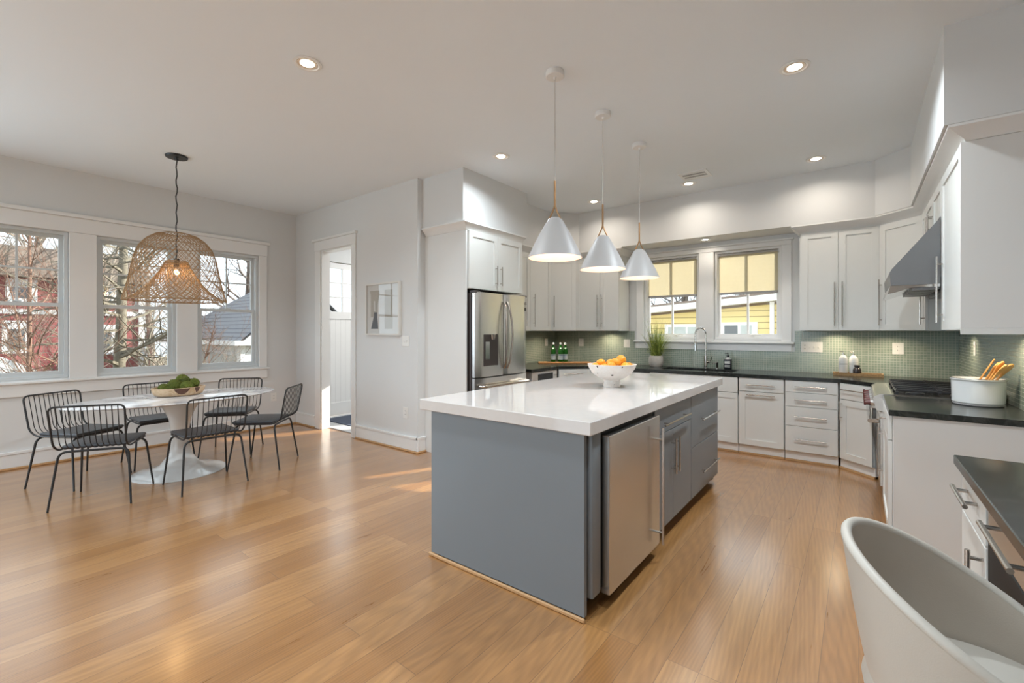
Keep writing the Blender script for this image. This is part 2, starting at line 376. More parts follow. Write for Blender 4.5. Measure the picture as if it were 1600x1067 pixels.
def thing(name, label, cat, loc=(0, 0, 0), group=None):
    o = bpy.data.objects.new(name, None); C.objects.link(o); o.location = loc; o.empty_display_size = 0.05
    return tag(o, label, cat, group)
def one(name, bm, mat, label, cat, group=None, sharp=35):
    return tag(obj(name, bm, mat, None, None, sharp), label, cat, group)
def struct(name, bm, mat, parent=None):
    o = obj(name, bm, mat, parent)
    if parent is None: o['kind'] = 'structure'
    return o
def sroot(name, loc):
    o = bpy.data.objects.new(name, None); C.objects.link(o); o.location = loc; o['kind'] = 'structure'; o.empty_display_size = 0.05
    return o
def dup(root, loc, rz, label, group=None):
    r = root.copy(); C.objects.link(r); r.location = loc; r.rotation_euler = (0, 0, rz); r['label'] = label
    if group: r['group'] = group
    for ch in list(root.children):
        c = ch.copy(); C.objects.link(c); c.parent = r
        for g in list(ch.children):
            d = g.copy(); C.objects.link(d); d.parent = c
    return r
def frame(o, u, n):
    """local a along u, b outward along n, c up"""
    u = Vector(u).normalized(); n = Vector(n).normalized()
    M = Matrix(((u.x, n.x, 0, o[0]), (u.y, n.y, 0, o[1]), (u.z, n.z, 1, o[2]), (0, 0, 0, 1)))
    return M

CEIL = 3.115
# ------------------------------------------------------------------ the room
struct('floor', bx(-6.85, -3.35, -0.12, 2.5, 6.45, 0.0), 'oak_floor')
struct('ceiling', bx(-6.85, -3.35, CEIL, 2.5, 6.45, CEIL+0.12), 'ceiling_paint')
LW = [(0.185, 0.92), (1.144, 1.877), (2.102, 2.845)]; WZ0, WZ1 = 0.885, 2.44
DOOR1 = (3.80, 4.80)
struct('wall_left', slab([(-3.35, 0), (DOOR1[0], 0), (DOOR1[0], 2.5), (DOOR1[1], 2.5), (DOOR1[1], 0), (6.3, 0), (6.3, CEIL), (-3.35, CEIL)],
       [rect(a, WZ0, b, WZ1) for a, b in LW] + [rect(-2.9, WZ0, -2.1, WZ1), rect(-1.85, WZ0, -1.05, WZ1)], -6.85, -6.70, 'yz'), 'wall_paint')
# dining room end wall with the doorway
DW0, DW1 = 3.385, 3.495
struct('wall_dining_end', slab([(-6.70, 0), (-6.0, 0), (-6.0, 2.512), (-5.234, 2.512), (-5.234, 0), (-3.957, 0), (-3.957, CEIL), (-6.70, CEIL)], [], DW0, DW1, 'xz'), 'wall_paint')
struct('wall_kitchen_left', bx(-4.10, DW1, 0, -3.957, 6.30, CEIL), 'wall_paint')
KA, KB = (-2.455, -1.696), (-1.504, -0.742); KZ0, KZ1 = 1.276, 2.42
struct('wall_back', slab(rect(-4.10, 0, 0.95, CEIL), [rect(a, KZ0, b, KZ1) for a, b in (KA, KB)], 6.30, 6.45, 'xz'), 'wall_paint')
struct('wall_right', bx(0.80, 3.60, 0, 0.95, 6.30, CEIL), 'wall_paint')
struct('wall_right_return', bx(0.95, 3.60, 0, 2.35, 3.72, CEIL), 'wall_paint')
struct('wall_far_right', bx(2.35, -3.35, 0, 2.5, 3.72, CEIL), 'wall_paint')
struct('wall_behind', slab(rect(-6.70, 0, 2.35, CEIL), [rect(-4.4, 0.12, -0.8, 2.35)], -3.35, -3.20, 'xz'), 'wall_paint')  # unseen wall; its opening is added to bring light from behind
# mudroom beyond the doorway
struct('wall_mudroom_back', slab(rect(-6.70, 0, -4.10, CEIL), [rect(-4.76, 0.75, -4.34, 1.95)], 6.18, 6.30, 'xz'), 'wall_paint')
struct('floor_mudroom', bx(-6.70, DW1, 0.0005, -4.10, 6.18, 0.012), 'mud_tile')
# soffit all round the kitchen
struct('soffit', slab([(-3.957, 3.45), (-3.31, 3.45), (-3.31, 4.60), (-3.567, 4.60), (-3.567, 5.57), (-3.27, 5.865), (0.13, 5.865), (0.383, 5.61), (0.383, 3.53), (0.80, 3.53), (0.80, 6.30), (-3.957, 6.30)], [], 2.55, CEIL, 'xy'), 'wall_paint')

def crown(name, lo, hi, z0, z1, t=0.03):
    """moulding that leans out from the cabinet line lo to the soffit line hi (thickness t behind it)"""
    bm = nb(); n = len(lo); fr = []
    for i in range(n):
        (x0, y0), (x1, y1) = lo[i], hi[i]
        d = Vector((x1-x0, y1-y0)); L = d.length; d = d/L if L else d
        prof = [(x0 + d.x*0.006, y0 + d.y*0.006, z0), (x0 + d.x*0.012, y0 + d.y*0.012, z0+0.012), (x0 + d.x*L*0.45, y0 + d.y*L*0.45, z0+(z1-z0)*0.42), (x1 - d.x*0.012, y1 - d.y*0.012, z1-0.02), (x1, y1, z1-0.015), (x1, y1, z1), (x0 - d.x*t, y0 - d.y*t, z1), (x0 - d.x*t, y0 - d.y*t, z0)]
        fr.append([bm.verts.new(p) for p in prof])
    for i in range(n-1):
        A, B = fr[i], fr[i+1]
        for j in range(8): bm.faces.new((A[j], A[(j+1) % 8], B[(j+1) % 8], B[j]))
    bm.faces.new(fr[0]); bm.faces.new(fr[-1])
    struct(name, bm, 'trim_paint')
UZ0, UZ1 = 1.385, 2.465
crown('trim_1', [(-3.94, 3.494), (-3.31, 3.494), (-3.31, 4.49)], [(-3.94, 3.425), (-3.262, 3.425), (-3.262, 4.53)], UZ1, 2.548)
crown('trim_2', [(-3.65, 4.56), (-3.65, 5.67), (-3.37, 5.95), (-2.672, 5.95), (-2.672, 6.28)], [(-3.56, 4.56), (-3.56, 5.60), (-3.29, 5.86), (-2.60, 5.86), (-2.60, 6.28)], UZ1, 2.548)
crown('trim_3', [(-0.525, 6.28), (-0.525, 5.95), (0.177, 5.95), (0.485, 5.64), (0.485, 3.62), (0.79, 3.62)], [(-0.60, 6.28), (-0.60, 5.86), (0.14, 5.86), (0.40, 5.60), (0.40, 3.53), (0.79, 3.53)], UZ1, 2.548)

# baseboards with a cap and an oak shoe
def baseboard(name, x0, y0, x1, y1, nx, ny):
    r = sroot(name, (0, 0, 0))
    def prism(t, z0, z1):
        return box(nb(), min(x0, x1, x0+nx*t, x1+nx*t), min(y0, y1, y0+ny*t, y1+ny*t), z0, max(x0, x1, x0+nx*t, x1+nx*t), max(y0, y1, y0+ny*t, y1+ny*t), z1, bev=0.003)
    bm = prism(0.018, 0.02, 0.15); 
    obj('board', bm, 'trim_paint', r); obj('cap', prism(0.026, 0.15, 0.178), 'trim_paint', r); obj('shoe', prism(0.030, 0.001, 0.020), 'oak_trim', r)
baseboard('baseboard_left', -6.70, -3.2, -6.70, 3.385, 1, 0)
baseboard('baseboard_end', -6.67, DW0, -6.145, DW0, 0, -1)
baseboard('baseboard_middle', -5.14, DW0, -3.93, DW0, 0, -1)
baseboard('baseboard_return', -3.957, DW0-0.026, -3.957, 3.492, 1, 0)

# door casing of the doorway
r = sroot('trim_4', (-5.6, DW0, 0))
obj('casing', bx(-6.138, DW0-0.022, 0.001, -6.0, DW0, 2.512, bev=0.003), 'trim_paint', r)
obj('casing', bx(-5.234, DW0-0.022, 0.001, -5.147, DW0, 2.512, bev=0.003), 'trim_paint', r)
obj('head', bx(-6.145, DW0-0.024, 2.513, -5.14, DW0, 2.645, bev=0.003), 'trim_paint', r)
obj('cap', bx(-6.20, DW0-0.04, 2.646, -5.12, DW0, 2.68, bev=0.004), 'trim_paint', r)
obj('jamb', bx(-6.0, DW0-0.002, 0.001, -5.982, DW1+0.01, 2.510), 'trim_paint', r)
obj('jamb', bx(-5.252, DW0-0.002, 0.001, -5.234, DW1+0.01, 2.510), 'trim_paint', r)
obj('jamb', bx(-5.981, DW0-0.002, 2.494, -5.253, DW1+0.01, 2.511), 'trim_paint', r)

# mudroom door with nine panes
d = sroot('door_1', (-6.74, 4.3, 0))
obj('stile', slab(rect(3.81, 0.012, 4.79, 2.49), [rect(3.93, 1.70, 4.67, 2.40), rect(3.93, 0.22, 4.67, 1.58)], -6.775, -6.735, 'yz'), 'trim_paint', d)
obj('panel', bx(-6.765, 3.93, 0.22, -6.748, 4.67, 1.58), 'beadboard', d)
obj('glass', bx(-6.758, 3.93, 1.70, -6.754, 4.67, 2.40), 'window_glass', d)
bm = nb()
for y in (4.177, 4.424): box(bm, -6.768, y-0.011, 1.70, -6.742, y+0.011, 2.40)
for z in (1.933, 2.166): box(bm, -6.767, 3.93, z-0.011, -6.743, 4.67, z+0.011)
obj('muntins', bm, 'trim_paint', d)
bm = nb(); tube(bm, [(-6.735, 3.87, 1.0), (-6.69, 3.87, 1.0)], 0.012); lathe(bm, [(0, -0.03), (0.02, -0.022), (0.028, 0), (0.02, 0.022), (0, 0.03)], (-6.675, 3.87, 1.0), 16)
obj('knob', bm, 'nickel', d)
one('rug', bx(-6.55, 3.72, 0.0125, -5.35, 4.55, 0.022, bev=0.004), 'rug_blue', 'dark blue flat rug on the grey mudroom floor beyond the doorway', 'rug')

# ------------------------------------------------------------------ left windows
def dh_window(name, y0, y1):
    wd = sroot(name, (-6.78, (y0+y1)/2, WZ0))
    def fr(y0, z0, y1, z1, t, xa, xb):
        return slab(rect(y0, z0, y1, z1), [rect(y0+t, z0+t, y1-t, z1-t)], xa, xb, 'yz')
    obj('frame', fr(y0+0.002, WZ0+0.002, y1-0.002, WZ1-0.002, 0.03, -6.83, -6.715), 'vinyl', wd)
    mid = 1.66
    obj('upper_sash', fr(y0+0.03, mid-0.015, y1-0.03, WZ1-0.03, 0.036, -6.815, -6.785), 'vinyl', wd)
    lo = obj('lower_sash', slab(rect(y0+0.03, WZ0+0.03, y1-0.03, mid+0.02), [rect(y0+0.068, WZ0+0.075, y1-0.068, mid-0.018)], -6.78, -6.745, 'yz'), 'vinyl', wd)
    bm = nb(); ym = (y0+y1)/2; zm = (mid+WZ1-0.03)/2
    box(bm, -6.806, ym-0.009, mid+0.02, -6.792, ym+0.009, WZ1-0.065); box(bm, -6.805, y0+0.065, zm-0.009, -6.793, y1-0.065, zm+0.009)
    obj('muntins', bm, 'vinyl', wd)
    obj('glass', bx(-6.801, y0+0.064, mid+0.019, -6.797, y1-0.064, WZ1-0.064), 'window_glass', wd)
    obj('glass', bx(-6.764, y0+0.066, WZ0+0.073, -6.760, y1-0.066, mid-0.016), 'window_glass', wd)
    obj('lock', bx(-6.747, ym-0.03, mid+0.0205, -6.765, ym+0.03, mid+0.034, bev=0.003), 'vinyl', lo)
for i, (a, b) in enumerate(LW): dh_window('window_%d' % (i+1), a, b)
for i, (a, b) in enumerate([(-2.9, -2.1), (-1.85, -1.05)]): dh_window('window_%d' % (i+6), a, b)  # unseen pair behind the camera, added to let in more light
r = sroot('trim_5', (-6.70, 1.5, 0.8))
obj('head', bx(-6.70, 0.06, 2.442, -6.676, 2.955, 2.60, bev=0.003), 'trim_paint', r)
obj('cap', bx(-6.70, 0.03, 2.601, -6.655, 2.985, 2.642, bev=0.005), 'trim_paint', r)
for a, b in ((0.07, 0.183), (0.922, 1.142), (1.879, 2.10), (2.847, 2.95)):
    obj('casing', bx(-6.70, a, 0.872, -6.678, b, 2.441, bev=0.003), 'trim_paint', r)
obj('stool', bx(-6.71, 0.03, 0.845, -6.655, 2.985, 0.871, bev=0.005), 'trim_paint', r)
obj('apron', bx(-6.70, 0.06, 0.72, -6.678, 2.955, 0.844, bev=0.003), 'trim_paint', r)

# ------------------------------------------------------------------ kitchen windows over the sink
def k_window(name, x0, x1):
    wd = sroot(name, ((x0+x1)/2, 6.4, KZ0))
    obj('frame', slab(rect(x0+0.002, KZ0+0.002, x1-0.002, KZ1-0.002), [rect(x0+0.028, KZ0+0.028, x1-0.028, KZ1-0.028)], 6.325, 6.44, 'xz'), 'trim_paint', wd)
    obj('sash', slab(rect(x0+0.028, KZ0+0.028, x1-0.028, KZ1-0.028), [rect(x0+0.06, KZ0+0.07, x1-0.06, KZ1-0.06)], 6.38, 6.415, 'xz'), 'trim_paint', wd)
    xm = (x0+x1)/2
    obj('muntin', bx(xm-0.012, 6.385, KZ0+0.07, xm+0.012, 6.41, KZ1-0.06), 'trim_paint', wd)
    obj('glass', bx(x0+0.058, 6.396, KZ0+0.068, x1-0.058, 6.40, KZ1-0.058), 'window_glass', wd)
    bm = nb(); xc = x0+0.56*(x1-x0)
    tube(bm, [(xc, 6.375, KZ0+0.045), (xc, 6.345, KZ0+0.055), (xc+0.09, 6.34, KZ0+0.06), (xc+0.11, 6.34, KZ0+0.05)], 0.008, 6); box(bm, xc-0.03, 6.36, KZ0+0.03, xc+0.03, 6.3795, KZ0+0.05)
    obj('crank', bm, 'plastic_white', wd)
k_window('window_4', *KA); k_window('window_5', *KB)
r = sroot('trim_6', (-1.6, 6.30, 1.2))
obj('head', bx(-2.56, 6.279, 2.421, -0.636, 6.30, 2.475, bev=0.003), 'trim_paint', r)
obj('cap', bx(-2.585, 6.262, 2.476, -0.612, 6.30, 2.498, bev=0.004), 'trim_paint', r)
for a, b in ((-2.56, KA[0]-0.002), (KA[1]+0.002, KB[0]-0.002), (KB[1]+0.002, -0.636)):
    obj('casing', bx(a, 6.281, 1.252, b, 6.30, 2.420, bev=0.003), 'trim_paint', r)
obj('stool', bx(-2.59, 6.245, 1.226, -0.605, 6.315, 1.251, bev=0.005), 'trim_paint', r)
obj('apron', bx(-2.56, 6.281, 1.135, -0.636, 6.30, 1.225, bev=0.003), 'trim_paint', r)
for (x0, x1), lab in ((KA, 'cream roller shade half drawn over the kitchen window behind the potted grass'), (KB, 'cream roller shade half drawn over the kitchen window right of the faucet')):
    s = thing('roller_shade', lab, 'window shade', ((x0+x1)/2, 6.345, 2.39), 'roller shades over the sink')
    a, b = x0+0.032, x1-0.032
    obj('roller', tube(nb(), [(a+0.012, 6.35, 2.372), (b-0.012, 6.35, 2.372)], 0.016, 12), 'vent_grey', s)
    bm = nb(); box(bm, a, 6.33, 2.35, a+0.01, 6.368, 2.39); obj('bracket', bm, 'vinyl', s)
    bm = nb(); box(bm, b-0.01, 6.33, 2.35, b, 6.368, 2.39); obj('bracket', bm, 'vinyl', s)
    obj('fabric', bx(a+0.015, 6.3655, 1.885, b-0.015, 6.3665, 2.372), 'shade_fabric', s)
    obj('hem_bar', bx(a+0.013, 6.359, 1.855, b-0.013, 6.373, 1.886, bev=0.004), 'vent_grey', s)

# ------------------------------------------------------------------ tiled backsplash
struct('wall_tile_back', slab([(-3.948, 0.9), (0.792, 0.9), (0.792, 1.384), (-0.604, 1.384), (-0.604, 1.134), (-2.592, 1.134), (-2.592, 1.384), (-3.948, 1.384)], [], 6.292, 6.2998, 'xz'), 'tile_x')
struct('wall_tile_left', bx(-3.957, 4.66, 0.9, -3.949, 6.291, 1.384), 'tile_y')
struct('wall_tile_right', bx(0.793, 3.62, 0.9, 0.7998, 6.291, 1.66), 'tile_y')

# ------------------------------------------------------------------ cabinet fronts
def shaker_bm(a0, c0, a1, c1, M, b0=0.0, t=0.02, rail=0.062, slabd=False):
    bm = nb()
    if slabd: return box(bm, a0, b0, c0, a1, b0+t, c1, bev=0.002, M=M)
    bm2 = slab(rect(a0, c0, a1, c1), [rect(a0+rail, c0+rail, a1-rail, c1-rail)], b0, b0+t, 'xz')
    for v in bm2.verts: v.co = M @ v.co
    bm.free()
    q = 0.008
    # chamfered inner lip and recessed field
    box(bm2, a0+rail-0.004, b0, c0+rail-0.004, a1-rail+0.004, b0+t-0.009, c1-rail+0.004, M=M)
    return bm2
def bar_handle(p0, p1, n, r=0.0058, stand=0.03, inset=0.12):
    bm = nb(); p0, p1, n = Vector(p0), Vector(p1), Vector(n)
    tube(bm, [p0 + n*stand, p1 + n*stand], r, 10)
    for t in (inset, 1-inset):
        q = p0.lerp(p1, t); tube(bm, [q, q + n*stand], r*0.85, 8)
    return bm
def front(parent, M, kind, a0, c0, a1, c1, handle, mat='cabinet_paint', slabd=False, hmat='nickel', hr=0.0058, stand=0.032, rail=0.062, inset=0.12):
    o = obj(kind, shaker_bm(a0, c0, a1, c1, M, 0.0015, 0.02, rail, slabd), mat, parent)
    if handle:
        (ha, hc), (hb, hd) = handle
        p0 = M @ Vector((ha, 0.0215, hc)); p1 = M @ Vector((hb, 0.0215, hd)); n = (M.to_3x3() @ Vector((0, 1, 0)))
        obj('handle', bar_handle(p0, p1, n, hr, stand, inset), hmat, o)
    return o
def cabinet(name, label, M, w_, depth, c0, c1, fronts, mat='cabinet_paint', toe=None, cat='cabinet', **kw):
    base = M @ Vector((w_/2, -depth/2, c0 if toe is None else 0))
    t = thing(name, label, cat, base)
    obj('carcass', bx(0.001, -depth, c0, w_-0.001, 0, c1, M=M), mat, t)
    if toe is not None:
        obj('toe_kick', bx(0.001, -depth, 0.021, w_-0.001, -toe, c0-0.001, M=M), 'trim_paint', t)
        obj('shoe', bx(0.001, -toe, 0.001, w_-0.001, -toe+0.014, 0.02, M=M), 'oak_trim', t)
    for f in fronts: front(t, M, *f, mat=mat, **kw)
    return t
HZ0, HZ1 = 1.44, 1.905
g_ = 0.002
# upper cabinets -----------------------------------------------------------
def pair(w_, c0, c1, hz0, hz1, split=None, off=0.045):
    s = split or w_/2
    return [('door', g_, c0, s-g_, c1, ((s-off, hz0), (s-off, hz1))), ('door', s+g_, c0, w_-g_, c1, ((s+off, hz0), (s+off, hz1)))]
def up(name, label, o, u, n, w_, depth, fronts, c0=UZ0, c1=UZ1):
    return cabinet(name, label, frame((o[0], o[1], 0), u, n), w_, depth, c0, c1, fronts)
# over the refrigerator: front looks +X, so a runs along +Y from the near end
FRC = up('upper_cabinet', 'short two-door white cabinet above the refrigerator, with a full-height side panel', (-3.31, 3.52), (0, 1, 0), (1, 0, 0), 0.965, 0.62,
   [('door', 0.004, 1.842, 0.481, 2.462, ((0.44, 1.90), (0.44, 2.12))), ('door', 0.485, 1.842, 0.955, 2.462, ((0.525, 1.90), (0.525, 2.12)))], c0=1.838)
up('upper_cabinet', 'tall white wall cabinet just right of the refrigerator', (-3.65, 4.60), (0, 1, 0), (1, 0, 0), 1.06, 0.298,
   [('door', g_, 1.39, 0.52, 2.46, None), ('door', 0.525, 1.39, 1.055, 2.46, ((0.60, HZ0), (0.60, HZ1)))])
L = math.hypot(0.28, 0.28)
up('corner_upper_cabinet', 'angled corner wall cabinet with one door, above the green bottles', (-3.65, 5.67), (1, 1, 0), (1, -1, 0), L, 0.16,
   [('door', 0.004, 1.39, L-0.004, 2.46, ((0.05, HZ0), (0.05, HZ1)))])
up('upper_cabinet', 'two-door white wall cabinet left of the kitchen window', (-3.37, 5.95), (1, 0, 0), (0, -1, 0), 0.698, 0.338,
   pair(0.695, 1.39, 2.46, HZ0, HZ1, 0.405, 0.032))
up('upper_cabinet', 'two-door white wall cabinet right of the kitchen window', (-0.525, 5.95), (1, 0, 0), (0, -1, 0), 0.702, 0.338,
   [('door', 0.016, 1.39, 0.35, 2.46, ((0.35-0.032, HZ0), (0.35-0.032, HZ1))), ('door', 0.354, 1.39, 0.69, 2.46, ((0.354+0.03, HZ0), (0.354+0.03, HZ1)))])
L = math.hypot(0.308, 0.31)
up('corner_upper_cabinet', 'angled corner wall cabinet with one door, left of the range hood', (0.177, 5.95), (1, -1, 0), (-1, -1, 0), L, 0.16,
   [('door', 0.006, 1.39, L-0.006, 2.46, ((0.03, HZ0), (0.03, HZ1)))])
# right wall: fronts look -X, a runs along -Y
up('upper_cabinet', 'narrow white wall cabinet behind the far side of the range hood', (0.485, 5.635), (0, -1, 0), (-1, 0, 0), 0.275, 0.30,
   [('door', g_, 1.39, 0.273, 2.46, ((0.235, HZ0), (0.235, HZ1)))])
up('upper_cabinet', 'two-door white cabinet above the range hood', (0.485, 5.355), (0, -1, 0), (-1, 0, 0), 0.95, 0.30,
   [('door', g_, 1.80, 0.473, 2.46, ((0.44, 2.17), (0.44, 2.30))), ('door', 0.477, 1.80, 0.948, 2.46, ((0.51, 2.17), (0.51, 2.30)))], c0=1.795)
t = up('upper_cabinet', 'tall white wall cabinet ending in a flat side panel, nearest the camera at right', (0.485, 4.395), (0, -1, 0), (-1, 0, 0), 0.755, 0.302,
   [('door', g_, 1.39, 0.75, 2.46, ((0.075, HZ0), (0.075, HZ1)))])
obj('side_panel', bx(0.462, 3.617, 1.40, 0.792, 3.639, 2.463), 'panel_paint', t)
obj('valance', bx(0.464, 3.615, UZ0-0.022, 0.792, 3.641, 1.399), 'cabinet_paint', t)

# base cabinets ---------------------------------------------------------------
BZ0, BZ1 = 0.105, 0.862
def base(name, label, o, u, n, w_, depth, fronts, toe=0.012, c1=BZ1):
    return cabinet(name, label, frame((o[0], o[1], 0), u, n), w_, depth, BZ0, c1, fronts, toe=toe)
def drawer(a0, c0, a1, c1, hl=0.30, hz=None):
    m_ = (a0+a1)/2; z = hz if hz is not None else (c0+c1)/2
    return ('drawer', a0, c0, a1, c1, ((m_-hl/2, z), (m_+hl/2, z)))
YB = 5.625
t = base('base_cabinet', 'white corner base cabinet with one drawer, below the green bottles', (-3.27, 5.285), (1, 1, 0), (1, -1, 0), 0.45, 0.20,
   [('door', 0.005, 0.11, 0.445, 0.68, None)])
front(t, frame((-3.27, 5.285, 0), (1, 1, 0), (1, -1, 0)), *drawer(0.005, 0.685, 0.445, 0.858, 0.30, 0.80), slabd=True)
def base_run(label, x0, x1, fr_door, fr_slab, top=BZ1):
    M = frame((x0, YB, 0), (1, 0, 0), (0, -1, 0))
    t = cabinet('base_cabinet', label, M, x1-x0, 0.66, BZ0, top, fr_door, toe=0.012)
    for f in fr_slab: front(t, M, *f, slabd=True)
    return t
base_run('narrow white base cabinet left of the dishwasher, half hidden by the fruit bowl', -2.95, -2.74, [], [drawer(0.004, 0.685, 0.206, 0.858, 0.12, 0.80), ('door', 0.004, 0.11, 0.206, 0.68, None)])
SKB = base_run('wide white sink base cabinet under the faucet, partly hidden by the island', -2.11, -1.085, [('door', 0.004, 0.11, 0.51, 0.68, None), ('door', 0.515, 0.11, 1.021, 0.68, None)], [('false_front', 0.004, 0.685, 1.021, 0.858, None)], 0.655)
base_run('white base cabinet with one drawer above a paneled pull-out door', -1.08, -0.635, [('door', 0.004, 0.11, 0.441, 0.705, ((0.085, 0.675), (0.36, 0.675)))], [drawer(0.004, 0.71, 0.441, 0.858, 0.28)])
base_run('white base cabinet with a stack of four drawers', -0.63, -0.165, [], [drawer(0.004, 0.735, 0.461, 0.858, 0.28), drawer(0.004, 0.585, 0.461, 0.731, 0.28), drawer(0.004, 0.38, 0.461, 0.581, 0.28), drawer(0.004, 0.11, 0.461, 0.376, 0.28)])
L = math.hypot(0.27, 0.25)
ud = (0.27, -0.25, 0); nd = (-0.25, -0.27, 0)
t = cabinet('base_cabinet', 'angled white base cabinet with drawer and door, left of the range', frame((-0.155, YB, 0), ud, nd), L, 0.20, BZ0, BZ1, [('door', 0.03, 0.11, L-0.004, 0.70, ((0.05, 0.50), (0.05, 0.68)))], toe=0.012)
front(t, frame((-0.155, YB, 0), ud, nd), *drawer(0.03, 0.705, L-0.004, 0.858, 0.27, 0.80), slabd=True)

# dishwasher between the corner and the sink
dw = thing('dishwasher', 'white-fronted dishwasher with steel top edge, under the counter behind the fruit bowl', 'dishwasher', (-2.42, 5.9, 0))
obj('body', bx(-2.735, YB, 0.02, -2.115, 6.2, 0.862), 'dark_body', dw)
obj('door', bx(-2.728, YB-0.025, 0.11, -2.122, YB-0.001, 0.79, bev=0.004), 'cabinet_paint', dw)
obj('control_strip', bx(-2.728, YB-0.022, 0.794, -2.130, YB-0.001, 0.835, bev=0.004), 'nickel', dw, 'brushed steel control strip')
# built-in oven in the left run
ov = thing('oven', 'white built-in oven with black control panel beside the refrigerator', 'oven', (-3.6, 4.95, 0))
obj('body', bx(-3.93, 4.66, 0.02, -3.302, 5.265, 0.862), 'cabinet_paint', ov)
obj('fascia', bx(-3.30, 4.665, 0.70, -3.275, 5.26, 0.858, bev=0.004), 'white_gloss', ov)
obj('control_panel', bx(-3.275, 4.80, 0.735, -3.270, 5.15, 0.825), 'panel_black', ov, 'black display panel')
bm = nb(); 
for y in (5.19, 5.22): tube(bm, [(-3.275, y, 0.79), (-3.262, y, 0.79)], 0.012, 12)
obj('knob', bm, 'steel_smooth', ov)
obj('door', bx(-3.30, 4.665, 0.12, -3.275, 5.26, 0.69, bev=0.004), 'black_glass', ov)
obj('handle', bar_handle((-3.275, 4.72, 0.655), (-3.275, 5.20, 0.655), (1, 0, 0), 0.008, 0.04), 'steel_smooth', ov)

# refrigerator -----------------------------------------------------------------
obj('side_panel', bx(-3.956, 3.494, 0.001, -3.312, 3.514, 2.464), 'panel_paint', FRC, 'tall plain side panel down to the floor')
fr_ = thing('refrigerator', 'stainless steel french-door refrigerator with water dispenser', 'refrigerator', (-3.55, 4.0, 0))
FX = -3.20
obj('body', bx(-3.92, 3.535, 0.01, -3.275, 4.475, 1.79), 'dark_body', fr_, 'dark refrigerator side')
def door_bm(y0, y1, z0, z1, holes=()):
    # bowed stainless door: gently curved front
    bm = nb(); n = 10; fr2 = []
    ys = [y0 + (y1-y0)*i/n for i in range(n+1)]
    def xf(y):
        t = (y-y0)/(y1-y0)*2-1
        return FX - 0.012*t*t - (0.02 if abs(t) > 0.995 else 0)
    for y in ys: fr2.append((bm.verts.new((xf(y), y, z0)), bm.verts.new((xf(y), y, z1)), bm.verts.new((-3.27, y, z0)), bm.verts.new((-3.27, y, z1))))
    for i in range(n):
        A, B = fr2[i], fr2[i+1]
        bm.faces.new((A[0], B[0], B[1], A[1])); bm.faces.new((A[2], A[3], B[3], B[2])); bm.faces.new((A[1], B[1], B[3], A[3])); bm.faces.new((A[0], A[2], B[2], B[0]))
    bm.faces.new((fr2[0][0], fr2[0][1], fr2[0][3], fr2[0][2])); bm.faces.new((fr2[-1][0], fr2[-1][2], fr2[-1][3], fr2[-1][1]))
    return bm
dl = obj('door', door_bm(3.545, 4.035, 0.885, 1.80), 'steel', fr_)
dr = obj('door', door_bm(4.041, 4.475, 0.885, 1.80), 'steel', fr_)
fz = obj('freezer_drawer', door_bm(3.545, 4.475, 0.10, 0.872), 'steel', fr_)
def bow(y, s, z0, z1, out=0.058):
    pts = []
    for i in range(15):
        t = i/14; pts.append((FX + 0.0 + out*math.sin(PI*t)**0.55 - 0.004, y + s*0.03*math.sin(PI*t), z0 + (z1-z0)*t))
    return tube(nb(), pts, 0.012, 10)
obj('handle', bow(4.012, -1, 0.96, 1.715), 'nickel', dl); obj('handle', bow(4.065, 1, 0.96, 1.715), 'nickel', dr)
bm = nb(); tube(bm, fillet([(FX-0.01, 3.60, 0.79), (FX+0.055, 3.60, 0.79), (FX+0.055, 4.42, 0.79), (FX-0.01, 4.42, 0.79)], 0.03), 0.014, 10)
obj('handle', bm, 'nickel', fz)
ds = obj('dispenser', bx(FX-0.02, 3.655, 1.00, FX+0.003, 3.90, 1.35, bev=0.006), 'dark_body', dl, 'dark recessed water dispenser')
bm = nb(); box(bm, FX+0.0035, 3.675, 1.075, FX+0.008, 3.745, 1.265); obj('paddle', bm, 'steel_smooth', dl)
bm = nb(); tube(bm, [(FX+0.012, 3.79, 1.345), (FX+0.012, 3.79, 1.29)], [0.035, 0.022], 12); obj('spout', bm, 'nickel', dl)
bm = nb(); box(bm, -3.30, 3.535, 1.79, -3.22, 3.62, 1.815, bev=0.004); obj('hinge_cover', bm, 'dark_body', fr_)
bm = nb(); box(bm, -3.30, 4.39, 1.79, -3.22, 4.475, 1.815, bev=0.004); obj('hinge_cover', bm, 'dark_body', fr_)
def text(s, size, M, mat, parent, name='lettering', ext=0.0008):
    cu = bpy.data.curves.new(name, 'FONT'); cu.body = s; cu.size = size; cu.extrude = ext; cu.align_x = 'CENTER'; cu.align_y = 'CENTER'
    cu.materials.append(MATS[mat]); tmp = bpy.data.objects.new(name, cu); C.objects.link(tmp); me = bpy.data.meshes.new_from_object(tmp); bpy.data.objects.remove(tmp); o = bpy.data.objects.new(name, me); C.objects.link(o)
    o.parent = parent; o.matrix_local = Matrix.Translation(-wloc(parent)) @ M
    return o
def tmat(o, u, v):
    u = Vector(u).normalized(); v = Vector(v).normalized(); n = u.cross(v)
    return Matrix(((u.x, v.x, n.x, o[0]), (u.y, v.y, n.y, o[1]), (u.z, v.z, n.z, o[2]), (0, 0, 0, 1)))
text('LG', 0.045, tmat((FX-0.006, 4.425, 1.715), (0, 1, 0), (0, 0, 1)), 'slot_dark', dr)
bm = nb()
box(bm, FX-0.012, 4.41, 1.625, FX-0.004, 4.44, 1.665); obj('sticker', bm, 'panel_black', dr)

